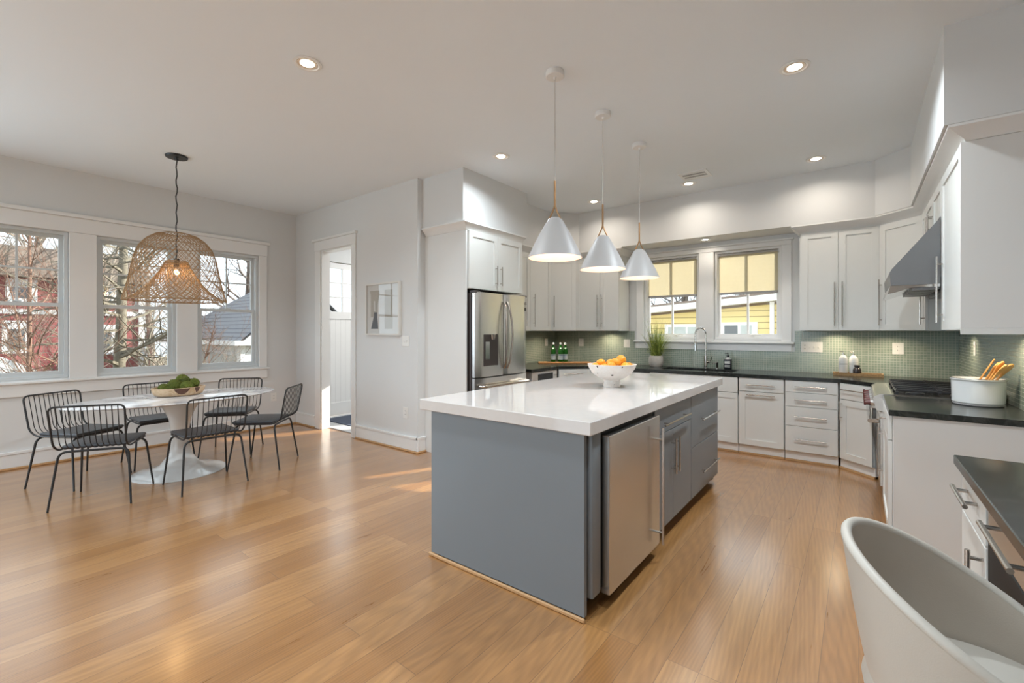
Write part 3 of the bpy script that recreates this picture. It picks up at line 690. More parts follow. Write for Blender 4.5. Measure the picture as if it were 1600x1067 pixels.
# ------------------------------------------------------------------ black worktops
WT0, WT1 = 0.864, 0.90
outer = [(-3.946, 4.62), (-3.25, 4.62), (-3.25, 5.27), (-2.935, 5.59), (-0.145, 5.59), (0.098, 5.372), (0.79, 5.372), (0.79, 6.29), (-3.946, 6.29)]
SK = (-2.02, 5.74, -1.17, 6.10)
ct = tag(obj('worktop', slab(outer, [rect(*SK)], WT0, WT1, 'xy'), 'soapstone'), 'long black soapstone worktop running under the windows with the sink cut in', 'countertop')
sk = tag(obj('sink', slab(rect(SK[0]-0.02, SK[1]-0.02, SK[2]+0.02, SK[3]+0.02), [], 0.66, 0.67, 'xy'), 'soapstone'), 'dark undermount sink below the kitchen faucet', 'sink')
bm = nb()
for a in ((SK[0]-0.02, SK[1]-0.02, SK[0], SK[3]+0.02), (SK[2], SK[1]-0.02, SK[2]+0.02, SK[3]+0.02), (SK[0], SK[1]-0.02, SK[2], SK[1]), (SK[0], SK[3], SK[2], SK[3]+0.02)):
    box(bm, a[0], a[1], 0.67, a[2], a[3], 0.863)
obj('basin_wall', bm, 'soapstone', sk)
one('worktop', bx(0.145, 3.59, WT0, 0.792, 4.405, WT1, bev=0.002), 'soapstone', 'short black worktop between the range and the end panel, holding the white pot', 'countertop')

# base cabinet right of the range with the plain end panel
M = frame((0.165, 4.405, 0), (0, -1, 0), (-1, 0, 0))
t = cabinet('base_cabinet', 'white base cabinet between the range and the wide plain end panel', M, 0.77, 0.60, BZ0, BZ1, [('door', 0.004, 0.11, 0.75, 0.70, ((0.05, 0.30), (0.05, 0.66)))], toe=0.03)
front(t, M, *drawer(0.004, 0.705, 0.75, 0.858, 0.30, 0.80), slabd=True)
obj('end_panel', bx(0.168, 3.612, 0.02, 0.792, 3.634, 0.862), 'panel_paint', t)
obj('shoe', bx(0.168, 3.597, 0.001, 0.792, 3.611, 0.02), 'oak_trim', t)

# ------------------------------------------------------------------ range
RY0, RY1 = 4.41, 5.37
rg = thing('range', 'stainless steel gas range with black grates and red-tinted knobs', 'range', (0.45, 4.9, 0))
obj('body', bx(0.15, RY0, 0.10, 0.78, RY1-0.002, 0.885), 'steel', rg)
obj('cooktop', slab(rect(0.20, RY0, 0.775, RY1-0.002), [], 0.886, 0.906, 'xy'), 'steel_smooth', rg)
bm = nb()   # sloped bullnose control panel
pr = [(0.199, 0.906), (0.13, 0.903), (0.092, 0.885), (0.085, 0.865), (0.105, 0.78), (0.149, 0.77), (0.149, 0.886), (0.199, 0.886)]
A = [bm.verts.new((x, RY0, z)) for x, z in pr]; B = [bm.verts.new((x, RY1-0.002, z)) for x, z in pr]
for j in range(8): bm.faces.new((A[j], A[(j+1) % 8], B[(j+1) % 8], B[j]))
bm.faces.new(A); bm.faces.new(B)
obj('control_panel', bm, 'steel', rg)
for k in range(6):
    y = RY0 + 0.10 + k*(RY1-RY0-0.2)/5
    bm = nb(); tube(bm, [(0.098, y, 0.825), (0.072, y, 0.823)], 0.026, 16)
    kn = obj('knob', bm, 'steel_smooth', rg)
    bm = nb(); tube(bm, [(0.0715, y, 0.823), (0.038, y, 0.82)], [0.021, 0.018], 14); box(bm, 0.03, y-0.005, 0.80, 0.045, y+0.005, 0.845); obj('grip', bm, 'knob_red', kn, 'dark red knob grip')
dr = obj('oven_door', bx(0.125, RY0+0.008, 0.20, 0.149, RY1-0.01, 0.76, bev=0.004), 'steel', rg)
obj('window', bx(0.1235, RY0+0.18, 0.34, 0.1248, RY1-0.18, 0.60), 'black_glass', dr)
bm = nb(); tube(bm, [(0.068, RY0+0.03, 0.69), (0.068, RY1-0.04, 0.69)], 0.016, 14)
for y in (RY0+0.06, RY1-0.07): box(bm, 0.06, y-0.018, 0.674, 0.126, y+0.018, 0.706, bev=0.006)
obj('handle', bm, 'steel_smooth', dr)
obj('kick_plate', bx(0.17, RY0+0.01, 0.002, 0.19, RY1-0.01, 0.099), 'steel', rg)
for k in range(3):
    y0 = RY0+0.025 + k*0.305; y1 = y0+0.295
    bm = nb()
    for x in (0.225, 0.462, 0.70): box(bm, x-0.008, y0, 0.922, x+0.008, y1, 0.938, bev=0.003)
    for y in (y0+0.012, y0+0.15, y1-0.012):
        for xa, xb in ((0.219, 0.450), (0.474, 0.706)): box(bm, xa, y-0.009, 0.931, xb, y+0.009, 0.947, bev=0.004)
    for y in (y0+0.012, y0+0.08, y0+0.15, y0+0.22, y1-0.012): box(bm, 0.446, y-0.007, 0.93, 0.478, y+0.007, 0.953, bev=0.003)
    for cx_ in (0.225, 0.70):
        for cy_ in (y0, y1): box(bm, cx_-0.009, cy_-0.009, 0.9065, cx_+0.009, cy_+0.009, 0.93)
    obj('grate', bm, 'cast_iron', rg)
    for x in (0.34, 0.585):
        bm = nb(); lathe(bm, [(0, 0.0), (0.055, 0.0), (0.055, 0.006), (0.035, 0.009), (0.034, 0.0105), (0, 0.0105)], (x, (y0+y1)/2, 0.9065), 20); obj('burner', bm, 'cast_iron', rg)
obj('back_guard', bx(0.745, RY0+0.002, 0.9065, 0.785, RY1-0.004, 0.955, bev=0.003), 'steel', rg)

# range hood
HY0, HY1 = 4.402, 5.352
hd = thing('range_hood', 'sloped stainless steel range hood above the range', 'range hood', (0.5, 4.88, 1.66))
pr = [(0.190, 1.72), (0.183, 1.82), (0.195, 1.845), (0.455, 2.185), (0.460, 2.20), (0.460, 1.72)]
bm = nb(); A = [bm.verts.new((x, HY0, z)) for x, z in pr]; B = [bm.verts.new((x, HY1, z)) for x, z in pr]
for j in range(len(pr)): bm.faces.new((A[j], A[(j+1) % len(pr)], B[(j+1) % len(pr)], B[j]))
bm.faces.new(A); bm.faces.new(B); bmesh.ops.recalc_face_normals(bm, faces=bm.faces)
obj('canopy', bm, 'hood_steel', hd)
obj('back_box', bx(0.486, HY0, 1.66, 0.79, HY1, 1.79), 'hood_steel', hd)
bm = nb(); pr = [(0.205, 1.665), (0.172, 1.66), (0.186, 1.719), (0.459, 1.719), (0.459, 1.70), (0.30, 1.70)]
A = [bm.verts.new((x, HY0+0.003, z)) for x, z in pr]; B = [bm.verts.new((x, HY1-0.003, z)) for x, z in pr]
for j in range(len(pr)): bm.faces.new((A[j], A[(j+1) % len(pr)], B[(j+1) % len(pr)], B[j]))
bm.faces.new(A); bm.faces.new(B)
obj('lip', bm, 'steel_smooth', hd)
bm = nb()
for k in range(5): box(bm, 0.31 , HY0+0.03+k*0.18, 1.682, 0.458, HY0+0.18+k*0.18, 1.699)
obj('filter', bm, 'hood_steel', hd)

# ------------------------------------------------------------------ island
it = tag(obj('worktop', bx(-2.18, 1.878, 0.891, -0.985, 4.43, 0.957, bev=0.004), 'quartz'), 'glossy white quartz slab on top of the grey island', 'countertop')
XI = -1.012   # plane of the island fronts
ib = thing('kitchen_island', 'plain grey end panel and shell of the kitchen island', 'kitchen island', (-1.55, 3.1, 0))
obj('end_panel', bx(-2.092, 1.90, 0.021, -1.032, 1.925, 0.8895), 'island_grey', ib)
obj('back_panel', bx(-2.092, 1.926, 0.021, -2.068, 4.40, 0.8895), 'island_grey', ib)
obj('far_panel', bx(-2.067, 4.376, 0.021, -1.06, 4.40, 0.8895), 'island_grey', ib)
obj('filler', bx(-1.06, 1.94, 0.09, XI+0.004, 2.034, 0.889, bev=0.012, seg=2), 'island_grey', ib)
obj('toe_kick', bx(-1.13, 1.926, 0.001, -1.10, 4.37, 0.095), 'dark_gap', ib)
obj('shoe', bx(-2.105, 1.885, 0.001, -1.025, 1.899, 0.020, bev=0.004), 'oak_trim', ib)
uf = thing('undercounter_refrigerator', 'stainless under-counter refrigerator with long vertical bar handle, near end of the island', 'refrigerator', (-1.3, 2.4, 0))
obj('body', bx(-1.65, 2.045, 0.10, -1.022, 2.765, 0.875), 'dark_gap', uf)
dd = obj('door', bx(-1.018, 2.050, 0.075, -0.972, 2.752, 0.862, bev=0.003), 'steel', uf)
obj('handle', bar_handle((-0.972, 2.69, 0.10), (-0.972, 2.69, 0.80), (1, 0, 0), 0.0075, 0.042, 0.1), 'nickel', dd)
M = frame((XI-0.022, 0, 0), (0, 1, 0), (1, 0, 0))
def isl(label, y0, y1, fr_):
    M = frame((XI-0.022, y0, 0), (0, 1, 0), (1, 0, 0))
    base_ = M @ Vector(((y1-y0)/2, -0.3, 0))
    t = thing('island_cabinet', label, 'cabinet', base_)
    obj('carcass', bx(0.001, -0.60, 0.10, y1-y0-0.001, 0, 0.8895, M=M), 'island_grey', t)
    for f in fr_: front(t, M, *f, mat='island_grey', slabd=True, hr=0.0065, stand=0.034, inset=0.14)
w1 = 0.775
isl('grey island cabinet with one drawer above two doors, beside the under-counter refrigerator', 2.775, 2.775+w1,
    [('drawer', 0.003, 0.716, w1-0.003, 0.886, ((0.10, 0.775), (0.66, 0.775))), ('door', 0.003, 0.095, 0.352, 0.712, ((0.318, 0.415), (0.318, 0.655))), ('door', 0.356, 0.095, w1-0.003, 0.712, ((0.39, 0.415), (0.39, 0.655)))])
w2 = 0.815
isl('grey island cabinet with two deep drawers at the far end', 3.555, 3.555+w2,
    [('drawer', 0.003, 0.484, w2-0.003, 0.886, ((0.20, 0.675), (0.745, 0.675))), ('drawer', 0.003, 0.095, w2-0.003, 0.480, ((0.22, 0.255), (0.745, 0.255)))])

# ------------------------------------------------------------------ desk run at the right edge
one('worktop', bx(0.292, 0.70, WT0, 1.10, 2.44, WT1, bev=0.003), 'soapstone', 'black stone worktop at the right edge above the black wine cooler', 'countertop')
M = frame((0.335, 2.425, 0), (0, -1, 0), (-1, 0, 0))
t = cabinet('base_cabinet', 'white base cabinet with drawer and door at the right edge, beside the stool', M, 0.405, 0.60, BZ0, BZ1, [('door', 0.003, 0.11, 0.402, 0.70, ((0.375, 0.48), (0.375, 0.675)))], toe=0.05, slabd=True, hr=0.0075, stand=0.036)
front(t, M, 'drawer', 0.003, 0.705, 0.402, 0.858, ((0.075, 0.80), (0.335, 0.80)), slabd=True, hr=0.0075, stand=0.036, inset=0.2)
wc = thing('wine_cooler', 'black under-counter cooler with steel top panel, right of the white drawer', 'wine cooler', (0.6, 1.8, 0))
obj('body', bx(0.345, 1.545, 0.02, 0.93, 2.017, 0.862), 'dark_gap', wc)
pn = obj('panel', bx(0.318, 1.547, 0.745, 0.344, 2.015, 0.86, bev=0.002), 'steel', wc, 'stainless upper panel')
obj('handle', bar_handle((0.318, 1.90, 0.815), (0.318, 1.555, 0.815), (-1, 0, 0), 0.0075, 0.036, 0.1), 'nickel', pn)
obj('door', bx(0.318, 1.547, 0.03, 0.344, 2.015, 0.74, bev=0.003), 'black_matte', wc)
one('desk_panel', bx(0.335, 0.71, 0.001, 1.05, 0.735, 0.862), 'cabinet_paint', 'white support panel under the near end of the right worktop', 'panel')

# ------------------------------------------------------------------ bucket stool
def stool():
    t = thing('bar_stool', 'cream leather bucket stool with curved wraparound back at the lower right', 'stool', (0.196, 1.315, 0))
    cx, cy, ang = 0.196, 1.315, -0.045
    def shell(inner):
        nu, nv = 56, 14; g = []
        off = 0.020 if inner else 0.0
        for i in range(nu+1):
            th = -R(128) + 2*R(128)*i/nu            # 0 = the middle of the back
            k = (1+math.cos(th*0.9))/2
            zt = 0.646 + 0.269*k**1.113
            row = []
            for j in range(nv+1):
                s_ = j/nv
                rr = 0.165 + 0.082*(s_**0.62) - off
                z = 0.545 + (zt-0.545)*s_
                u, v = math.cos(PI+th)*rr*0.926, math.sin(PI+th)*rr
                row.append((cx + u*math.cos(ang) - v*math.sin(ang), cy + u*math.sin(ang) + v*math.cos(ang), z))
            g.append(row)
        return g, nu, nv
    go, nu, nv = shell(False); gi, _, _ = shell(True)
    bm = nb()
    O_ = [[bm.verts.new(p) for p in row] for row in go]
    for i in range(nu):
        for j in range(nv): bm.faces.new((O_[i][j], O_[i+1][j], O_[i+1][j+1], O_[i][j+1]))
    # rolled rim
    obj('shell', bm, 'leather', t, sharp=80)
    bm = nb()
    I_ = [[bm.verts.new(p) for p in row] for row in gi]
    for i in range(nu):
        for j in range(nv): bm.faces.new((I_[i][j], I_[i+1][j], I_[i+1][j+1], I_[i][j+1]))
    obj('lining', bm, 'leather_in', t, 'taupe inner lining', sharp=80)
    rim = [((Vector(go[i][nv]) + Vector(gi[i][nv]))/2) for i in range(nu+1)]
    edge0 = [((Vector(go[0][j]) + Vector(gi[0][j]))/2) for j in range(nv)]
    edge1 = [((Vector(go[nu][j]) + Vector(gi[nu][j]))/2) for j in range(nv-1, -1, -1)]
    obj('piping', tube(nb(), edge0 + rim + edge1, 0.0108, 10), 'leather', t, sharp=80)
    bm = nb(); lathe(bm, [(0, 0.0), (0.16, 0.0), (0.185, 0.02), (0.192, 0.06), (0.180, 0.10), (0.1, 0.118), (0, 0.122)], (cx, cy, 0.546), 36)
    obj('seat', bm, 'leather', t)
    bm = nb(); tube(bm, [(cx, cy, 0.03), (cx, cy, 0.545)], 0.028, 16); obj('column', bm, 'chrome', t)
    bm = nb(); lathe(bm, [(0, 0), (0.2, 0), (0.205, 0.008), (0.19, 0.016), (0.05, 0.03), (0, 0.035)], (cx, cy, 0.001), 40); obj('foot_plate', bm, 'chrome', t)
    ring = [(cx + 0.13*math.cos(2*PI*q/24), cy + 0.13*math.sin(2*PI*q/24), 0.24) for q in range(24)]
    bm = nb(); tube(bm, ring, 0.009, 8, closed=True); tube(bm, [(cx-0.13, cy, 0.24), (cx+0.13, cy, 0.24)], 0.007, 8); obj('footrest', bm, 'chrome', t)
stool()

# ------------------------------------------------------------------ dining table and chairs
TX, TY = -5.27, 1.52
t = thing('dining_table', 'oval white marble pedestal table by the windows', 'table', (TX, TY, 0))
bm = nb(); lathe(bm, [(0, 0.0), (0.86, 0.0), (0.955, 0.008), (1.0, 0.018), (1.0, 0.022), (0.99, 0.026), (0, 0.026)], (TX, TY, 0.714), 64, 0.50, 0.86)
obj('tabletop', bm, 'marble', t)
bm = nb(); lathe(bm, [(0, 0), (0.385, 0), (0.385, 0.006), (0.36, 0.014), (0.25, 0.035), (0.16, 0.08), (0.105, 0.16), (0.078, 0.28), (0.075, 0.40), (0.09, 0.52), (0.135, 0.63), (0.20, 0.695), (0.23, 0.713), (0, 0.713)], (TX-0.04, TY, 0.001), 48)
obj('pedestal', bm, 'white_gloss', t)

def make_chair(name, label):
    t = thing(name, label, 'chair')
    hw = 0.222
    loop = [(0.215, hw-0.01, 0.452), (-0.175, hw, 0.452), (-0.245, hw+0.003, 0.50), (-0.30, hw+0.012, 0.805), (-0.30, -hw-0.012, 0.805), (-0.245, -hw-0.003, 0.50), (-0.175, -hw, 0.452), (0.215, -hw+0.01, 0.452)]
    obj('frame', tube(nb(), fillet(loop, 0.05, 6, True), 0.0075, 8, closed=True), 'black_metal', t)
    for sx in (-1, 1):
        for sy in (-1, 1):
            p = [(sx*0.245, sy*0.256, 0.0), (sx*0.178, sy*0.218, 0.437), (sx*0.17, 0.0, 0.437)]
            pts = fillet(p, 0.055, 6)
            rs = [0.0075] + [0.0092]*(len(pts)-1)
            obj('leg', tube(nb(), pts, rs, 8), 'black_metal', t)
    ns = 12
    for i in range(1, ns):
        f = -1 + 2*i/ns
        pts = fillet([(-0.30, f*(hw+0.006), 0.803), (-0.243, f*hw, 0.50), (-0.175, f*hw, 0.4525), (0.214, f*(hw-0.01), 0.4525)], 0.06, 5)
        obj('spindle', tube(nb(), pts, 0.0034, 6), 'black_metal', t)
    obj('seat_pad', bx(-0.165, -0.212, 0.4565, 0.222, 0.212, 0.482, bev=0.011, seg=3), 'charcoal_fabric', t)
    return t
CH = [  # x, y, facing angle, label
    (-4.965, 0.90, math.atan2(0.51, -0.86), 'black wire dining chair at the front left of the table, back to the camera'),
    (-4.71, 1.548, PI, 'black wire dining chair in front of the table pedestal, back to the camera'),
    (-5.70, 0.865, math.atan2(0.51, 0.86), 'black wire dining chair at the left end, by the window wall'),
    (-5.90, 1.50, 0.0, 'black wire dining chair behind the table, below the middle window'),
    (-5.735, 2.15, math.atan2(-0.61, 0.79), 'black wire dining chair behind the table, below the rightmost window'),
    (-4.91, 2.145, math.atan2(-0.70, -0.72), 'black wire dining chair at the right end, nearest the doorway'),
]
c0 = make_chair('dining_chair', CH[0][3]); c0['group'] = 'dining chairs around the oval table'
c0.location = (CH[0][0], CH[0][1], 0.0005); c0.rotation_euler = (0, 0, CH[0][2])
for x, y, a, lab in CH[1:]: dup(c0, (x, y, 0.0005), a, lab)

# wooden bowl of moss balls
BX, BY, BZ = -5.41, 1.54, 0.7405
WBP = [(0, 0), (0.185, 0), (0.215, 0.012), (0.235, 0.04), (0.245, 0.082), (0.234, 0.083), (0.225, 0.045), (0.20, 0.02), (0, 0.014)]
bm = nb(); lathe(bm, WBP, (BX, BY, BZ), 40, 0.72, 0.92)
wb = one('wooden_bowl', bm, 'bowl_wood', 'oval carved wooden bowl with dark knots on the marble table', 'bowl')
for (a0, a1, z0, z1) in ((-0.40, 0.20, 0.020, 0.078), (0.40, 0.66, 0.030, 0.079)):
    bm = nb(); g = []
    for i in range(13):
        row = []
        for j in range(7):
            f = i/12; e = j/6; th = a0+(a1-a0)*f
            zz = z1 - (z1-z0)*(math.sin(PI*f)**0.7)*(1-e)
            rr = next(r0 + (r1-r0)*(zz-q0)/(q1-q0) for (r0, q0), (r1, q1) in zip(WBP[1:5], WBP[2:5]) if q0 <= zz <= q1)
            row.append(bm.verts.new((BX + 0.72*(rr+0.002)*math.cos(th), BY + 0.92*(rr+0.002)*math.sin(th), BZ+zz)))
        g.append(row)
    for i in range(12):
        for j in range(6): bm.faces.new((g[i][j], g[i+1][j], g[i+1][j+1], g[i][j+1]))
    bmesh.ops.remove_doubles(bm, verts=bm.verts, dist=0.00005)
    obj('knot', bm, 'knot_brown', wb, 'dark brown knot')
def blob(r, c, sx=1, sy=1, sz=1, n=3, amp=0.0, seed=0, fuzz=0.0):
    bm = nb(); bmesh.ops.create_icosphere(bm, subdivisions=n, radius=r)
    rnd = random.Random(seed)
    ph = [(rnd.uniform(0, 6), rnd.uniform(8, 20)) for _ in range(6)]
    for v in bm.verts:
        q = v.co.normalized(); k = 1 + fuzz*(noise.noise(q*5.5 + Vector((seed, 0, 0))) + 0.7*noise.noise(q*14 + Vector((0, seed, 0)))) + amp*sum(math.sin(q[i % 3]*f + p) for i, (p, f) in enumerate(ph))/3
        v.co = Vector((c[0] + v.co.x*k*sx, c[1] + v.co.y*k*sy, c[2] + v.co.z*k*sz))
    return bm
rtv = Vector((0.792, 0.61, 0)); fwv = Vector((-0.61, 0.792, 0))
MB = [(-0.135, -0.04, 0.052, 0.048, 'small moss ball at the far left of the wooden bowl'),
      (-0.085, -0.095, 0.05, 0.042, 'small moss ball at the front left rim of the wooden bowl'),
      (-0.085, 0.05, 0.085, 0.055, 'moss ball behind the front left one, second from the left'),
      (0.0, -0.06, 0.075, 0.072, 'largest moss ball at the front center of the wooden bowl'),
      (0.01, 0.04, 0.135, 0.055, 'moss ball topping the middle of the heap in the wooden bowl'),
      (0.075, 0.0, 0.125, 0.040, 'small round moss ball right of the topmost one'),
      (0.115, -0.045, 0.07, 0.060, 'moss ball at the front right rim of the wooden bowl'),
      (0.13, 0.045, 0.095, 0.056, 'moss ball at the back right of the wooden bowl'),
      (0.0, 0.10, 0.075, 0.055, 'moss ball mostly hidden at the back of the wooden bowl')]
for i, (a, b, z, r_, lab) in enumerate(MB):
    p = Vector((BX, BY, BZ)) + rtv*a*0.92 + fwv*b*0.85 + Vector((0, 0, z + 0.020))
    one('moss_ball', blob(r_*(0.93 if r_ > 0.05 else 1.0), p, 1, 1, 0.92, 5, 0.03, i, 0.13), 'moss', lab, 'moss ball', 'moss balls in the wooden bowl', 80)

# ------------------------------------------------------------------ rattan pendant over the table
LX, LY = -5.357, 1.506
lp = thing('rattan_pendant', 'woven rattan bell pendant lamp over the dining table', 'pendant lamp', (LX, LY, CEIL-0.012))
bm = nb(); lathe(bm, [(0, 0), (0.09, 0), (0.095, -0.006), (0.09, -0.018), (0.02, -0.022), (0.015, -0.04), (0, -0.04)], (LX, LY, CEIL-0.0005), 28, 1, 1)
obj('canopy', bm, 'black_metal', lp)
pts = [(LX + 0.006*math.sin(i*1.1), LY + 0.006*math.cos(i*1.7), CEIL-0.03 - i*(CEIL-0.03-2.10)/24) for i in range(25)]
obj('cord', tube(nb(), pts, 0.006, 6), 'black_metal', lp)
OUT = [(0.10, 2.345), (0.17, 2.325), (0.24, 2.275), (0.295, 2.20), (0.33, 2.10), (0.352, 1.98), (0.375, 1.85), (0.40, 1.75), (0.418, 1.68)]
INN = [(0.09, 2.07), (0.105, 2.03), (0.13, 1.98), (0.165, 1.92), (0.21, 1.85), (0.27, 1.78), (0.34, 1.72), (0.41, 1.68)]
def interp(prof, t):
    L_ = [0]
    for i in range(1, len(prof)): L_.append(L_[-1] + math.hypot(prof[i][0]-prof[i-1][0], prof[i][1]-prof[i-1][1]))
    d_ = t*L_[-1]
    for i in range(1, len(prof)):
        if d_ <= L_[i] + 1e-9:
            f = (d_-L_[i-1])/(L_[i]-L_[i-1]); return (prof[i-1][0]+(prof[i][0]-prof[i-1][0])*f, prof[i-1][1]+(prof[i][1]-prof[i-1][1])*f)
    return prof[-1]
def weave(prof, n, turns, rad, rings):
    bm = nb(); K = 22
    for s in (-1, 1):
        for i in range(n):
            pts = []
            for k in range(K+1):
                r_, z = interp(prof, k/K); a = 2*PI*i/n + s*turns*2*PI*(k/K); r_ += 0.0015*s
                pts.append((LX + r_*math.cos(a), LY + r_*math.sin(a), z))
            tube(bm, pts, rad, 4, cap=False)
    for tt in rings:
        r_, z = interp(prof, tt)
        tube(bm, [(LX + r_*math.cos(2*PI*q/36), LY + r_*math.sin(2*PI*q/36), z) for q in range(36)], rad*1.5, 5, closed=True)
    return bm
obj('outer_shade', weave(OUT, 44, 0.30, 0.0024, (0.0, 0.28, 0.62, 1.0)), 'rattan', lp)
obj('inner_shade', weave(INN, 40, 0.22, 0.0024, (0.0, 0.06, 0.97)), 'rattan', lp)
bm = nb(); tube(bm, [(LX, LY, 2.10), (LX, LY, 2.02)], 0.022, 12); obj('socket', bm, 'black_metal', lp)
obj('bulb', blob(0.022, (LX, LY, 1.965), 1, 1, 1.2), 'warm_bulb', lp)
def lamp_light(name, loc, e, col, size=0.03):
    d_ = bpy.data.lights.new(name, 'POINT'); d_.energy = e; d_.color = col; d_.shadow_soft_size = size
    o = bpy.data.objects.new(name, d_); C.objects.link(o); o.location = loc
lamp_light('rattan_pendant_light', (LX, LY, 1.90), 3.2, (1.0, 0.62, 0.28), 0.03)

# ------------------------------------------------------------------ three cone pendants over the island
PN = [(-1.61, 2.56, 'white cone pendant over the near end of the island, largest of the three'),
      (-1.61, 3.27, 'white cone pendant over the middle of the island'),
      (-1.61, 4.02, 'white cone pendant over the far end of the island, in front of the window')]
def cone_pendant(label):
    t = thing('cone_pendant', label, 'pendant lamp', (0, 0, 0), 'cone pendants over the island')
    z0 = 1.870
    bm = nb(); lathe(bm, [(0, CEIL-0.001), (0.060, CEIL-0.001), (0.062, CEIL-0.008), (0.062, CEIL-0.034), (0.058, CEIL-0.038), (0.01, CEIL-0.038), (0.006, CEIL-0.055), (0, CEIL-0.055)], (0, 0, 0), 28); obj('canopy', bm, 'trim_paint', t)
    obj('cord', tube(nb(), [(0, 0, CEIL-0.05), (0, 0, 2.385)], 0.0024, 6), 'cord_grey', t)
    obj('stem', tube(nb(), [(0, 0, 2.385), (0, 0, 2.215)], 0.0075, 10), 'brass', t)
    bm = nb()
    for s in (-1, 1): tube(bm, [(0, 0, 2.222), (s*0.010, 0, 2.19), (s*0.044, 0, 2.118)], [0.007, 0.0055, 0.0055], 8)
    obj('yoke', bm, 'brass', t)
    prof = [(0.0, 2.140), (0.028, 2.138), (0.046, 2.126), (0.060, 2.105), (0.10, 2.035), (0.145, 1.948), (0.180, z0)]
    inn = [(0.176, z0), (0.141, 1.946), (0.097, 2.030), (0.058, 2.10), (0.040, 2.12), (0, 2.128)]
    bm = nb(); lathe(bm, prof, (0, 0, 0), 48)
    sh = obj('shade', bm, 'white_matte', t)
    bm = nb(); lathe(bm, [(0.180, z0-0.0005)] + inn, (0, 0, 0), 48); obj('lining', bm, 'shade_inside', sh, 'pale pink shade interior')
    obj('bulb', blob(0.028, (0, 0, 2.03)), 'pendant_bulb', t)
    return t
p0 = cone_pendant(PN[0][2]); p0.location = (PN[0][0], PN[0][1], 0); p0.rotation_euler = (0, 0, R(38))
for x, y, lab in PN[1:]: dup(p0, (x, y, 0), R(38), lab)
for x, y, _l in PN: lamp_light('cone_pendant_light', (x, y, 1.97), 2.0, (1.0, 0.80, 0.64), 0.03)

# ------------------------------------------------------------------ recessed ceiling lights
RL = [(-2.83, 1.50, CEIL, 'recessed ceiling light left of the pendants, nearest the camera', 1.6),
      (-0.335, 3.476, CEIL, 'large-looking recessed ceiling light at the right, nearest the right soffit', 1.9),
      (-2.81, 3.469, CEIL, 'recessed ceiling light beside the refrigerator soffit', 0.8),
      (-0.342, 5.454, CEIL, 'recessed ceiling light close to the back soffit above the right cabinets', 0.26),
      (-1.586, 5.462, CEIL, 'recessed ceiling light just below the ceiling vent', 0.26),
      (-2.81, 5.444, CEIL, 'recessed ceiling light behind the middle pendant cord', 0.26),
      (-1.557, 6.06, 2.55, 'small recessed light in the soffit underside above the sink window', 0.07)]
EXTRA = [(-5.6, -1.2, CEIL), (-2.83, -0.8, CEIL), (-0.335, 1.5, CEIL), (-0.335, -0.8, CEIL)]  # unseen lamps without fixtures, added to brighten the room
def recessed(x, y, z, label):
    t = thing('recessed_light', label, 'ceiling light', (x, y, z-0.001), 'recessed ceiling lights')
    s = 1 if z > 3 else 0.8
    bm = nb(); lathe(bm, [(0.088*s, 0), (0.088*s, -0.004), (0.072*s, -0.007), (0.066*s, -0.004), (0.062*s, 0)], (x, y, z-0.0005), 32); obj('trim_ring', bm, 'trim_paint', t)
    bm = nb(); lathe(bm, [(0.043*s, -0.0015), (0.0615*s, -0.004), (0.0615*s, -0.0005), (0.043*s, -0.0005)], (x, y, z-0.0005), 32, closed_profile=True); obj('baffle', bm, 'baffle', t)
    bm = nb(); lathe(bm, [(0, -0.002), (0.0425*s, -0.002), (0.0425*s, -0.0005), (0, -0.0005)], (x, y, z-0.0005), 32); obj('lens', bm, 'lamp_lens', t)
def disc_light(x, y, z, e, col=(0.84, 0.935, 1.0), size=0.13, spread=150):
    d_ = bpy.data.lights.new('disc_glow', 'AREA'); d_.shape = 'DISK'; d_.size = size; d_.energy = e; d_.color = col; d_.spread = R(spread)
    o = bpy.data.objects.new('disc_glow', d_); C.objects.link(o); o.location = (x, y, z)
for x, y, z, lab, k in RL:
    recessed(x, y, z, lab); disc_light(x, y, z-0.012, 14*k, (1.0, 0.90, 0.78) if k < 0.5 else (0.84, 0.935, 1.0))
for x, y, z in EXTRA: disc_light(x, y, z-0.012, 14)
disc_light(-5.4, 4.9, CEIL-0.012, 34, (1.0, 0.98, 0.95), 0.3, 170)  # fill lamp added to brighten the mudroom, no fixture modelled
# under-cabinet strips
for x, y in ((-2.95, 6.12), (-3.62, 5.75), (-3.80, 5.1), (-0.20, 6.12), (0.25, 6.05), (0.62, 5.55), (0.64, 4.0)):
    disc_light(x, y, UZ0-0.004, 1.5, (1.0, 0.84, 0.60), 0.10, 150)

# ceiling vent
v = thing('ceiling_vent', 'small square air vent in the ceiling near the back soffit', 'vent', (-1.44, 5.19, CEIL))
obj('frame', slab(rect(-1.59, 5.06, -1.29, 5.32), [rect(-1.56, 5.09, -1.32, 5.29)], CEIL-0.008, CEIL-0.0005, 'xy'), 'trim_paint', v)
obj('backing', bx(-1.56, 5.09, CEIL-0.003, -1.32, 5.29, CEIL-0.0005), 'vent_grey', v)
for k in range(5):
    obj('slat', bx(-1.56, 5.10+k*0.04, CEIL-0.007, -1.32, 5.125+k*0.04, CEIL-0.0035), 'vent_grey' if k % 2 else 'trim_paint', v)

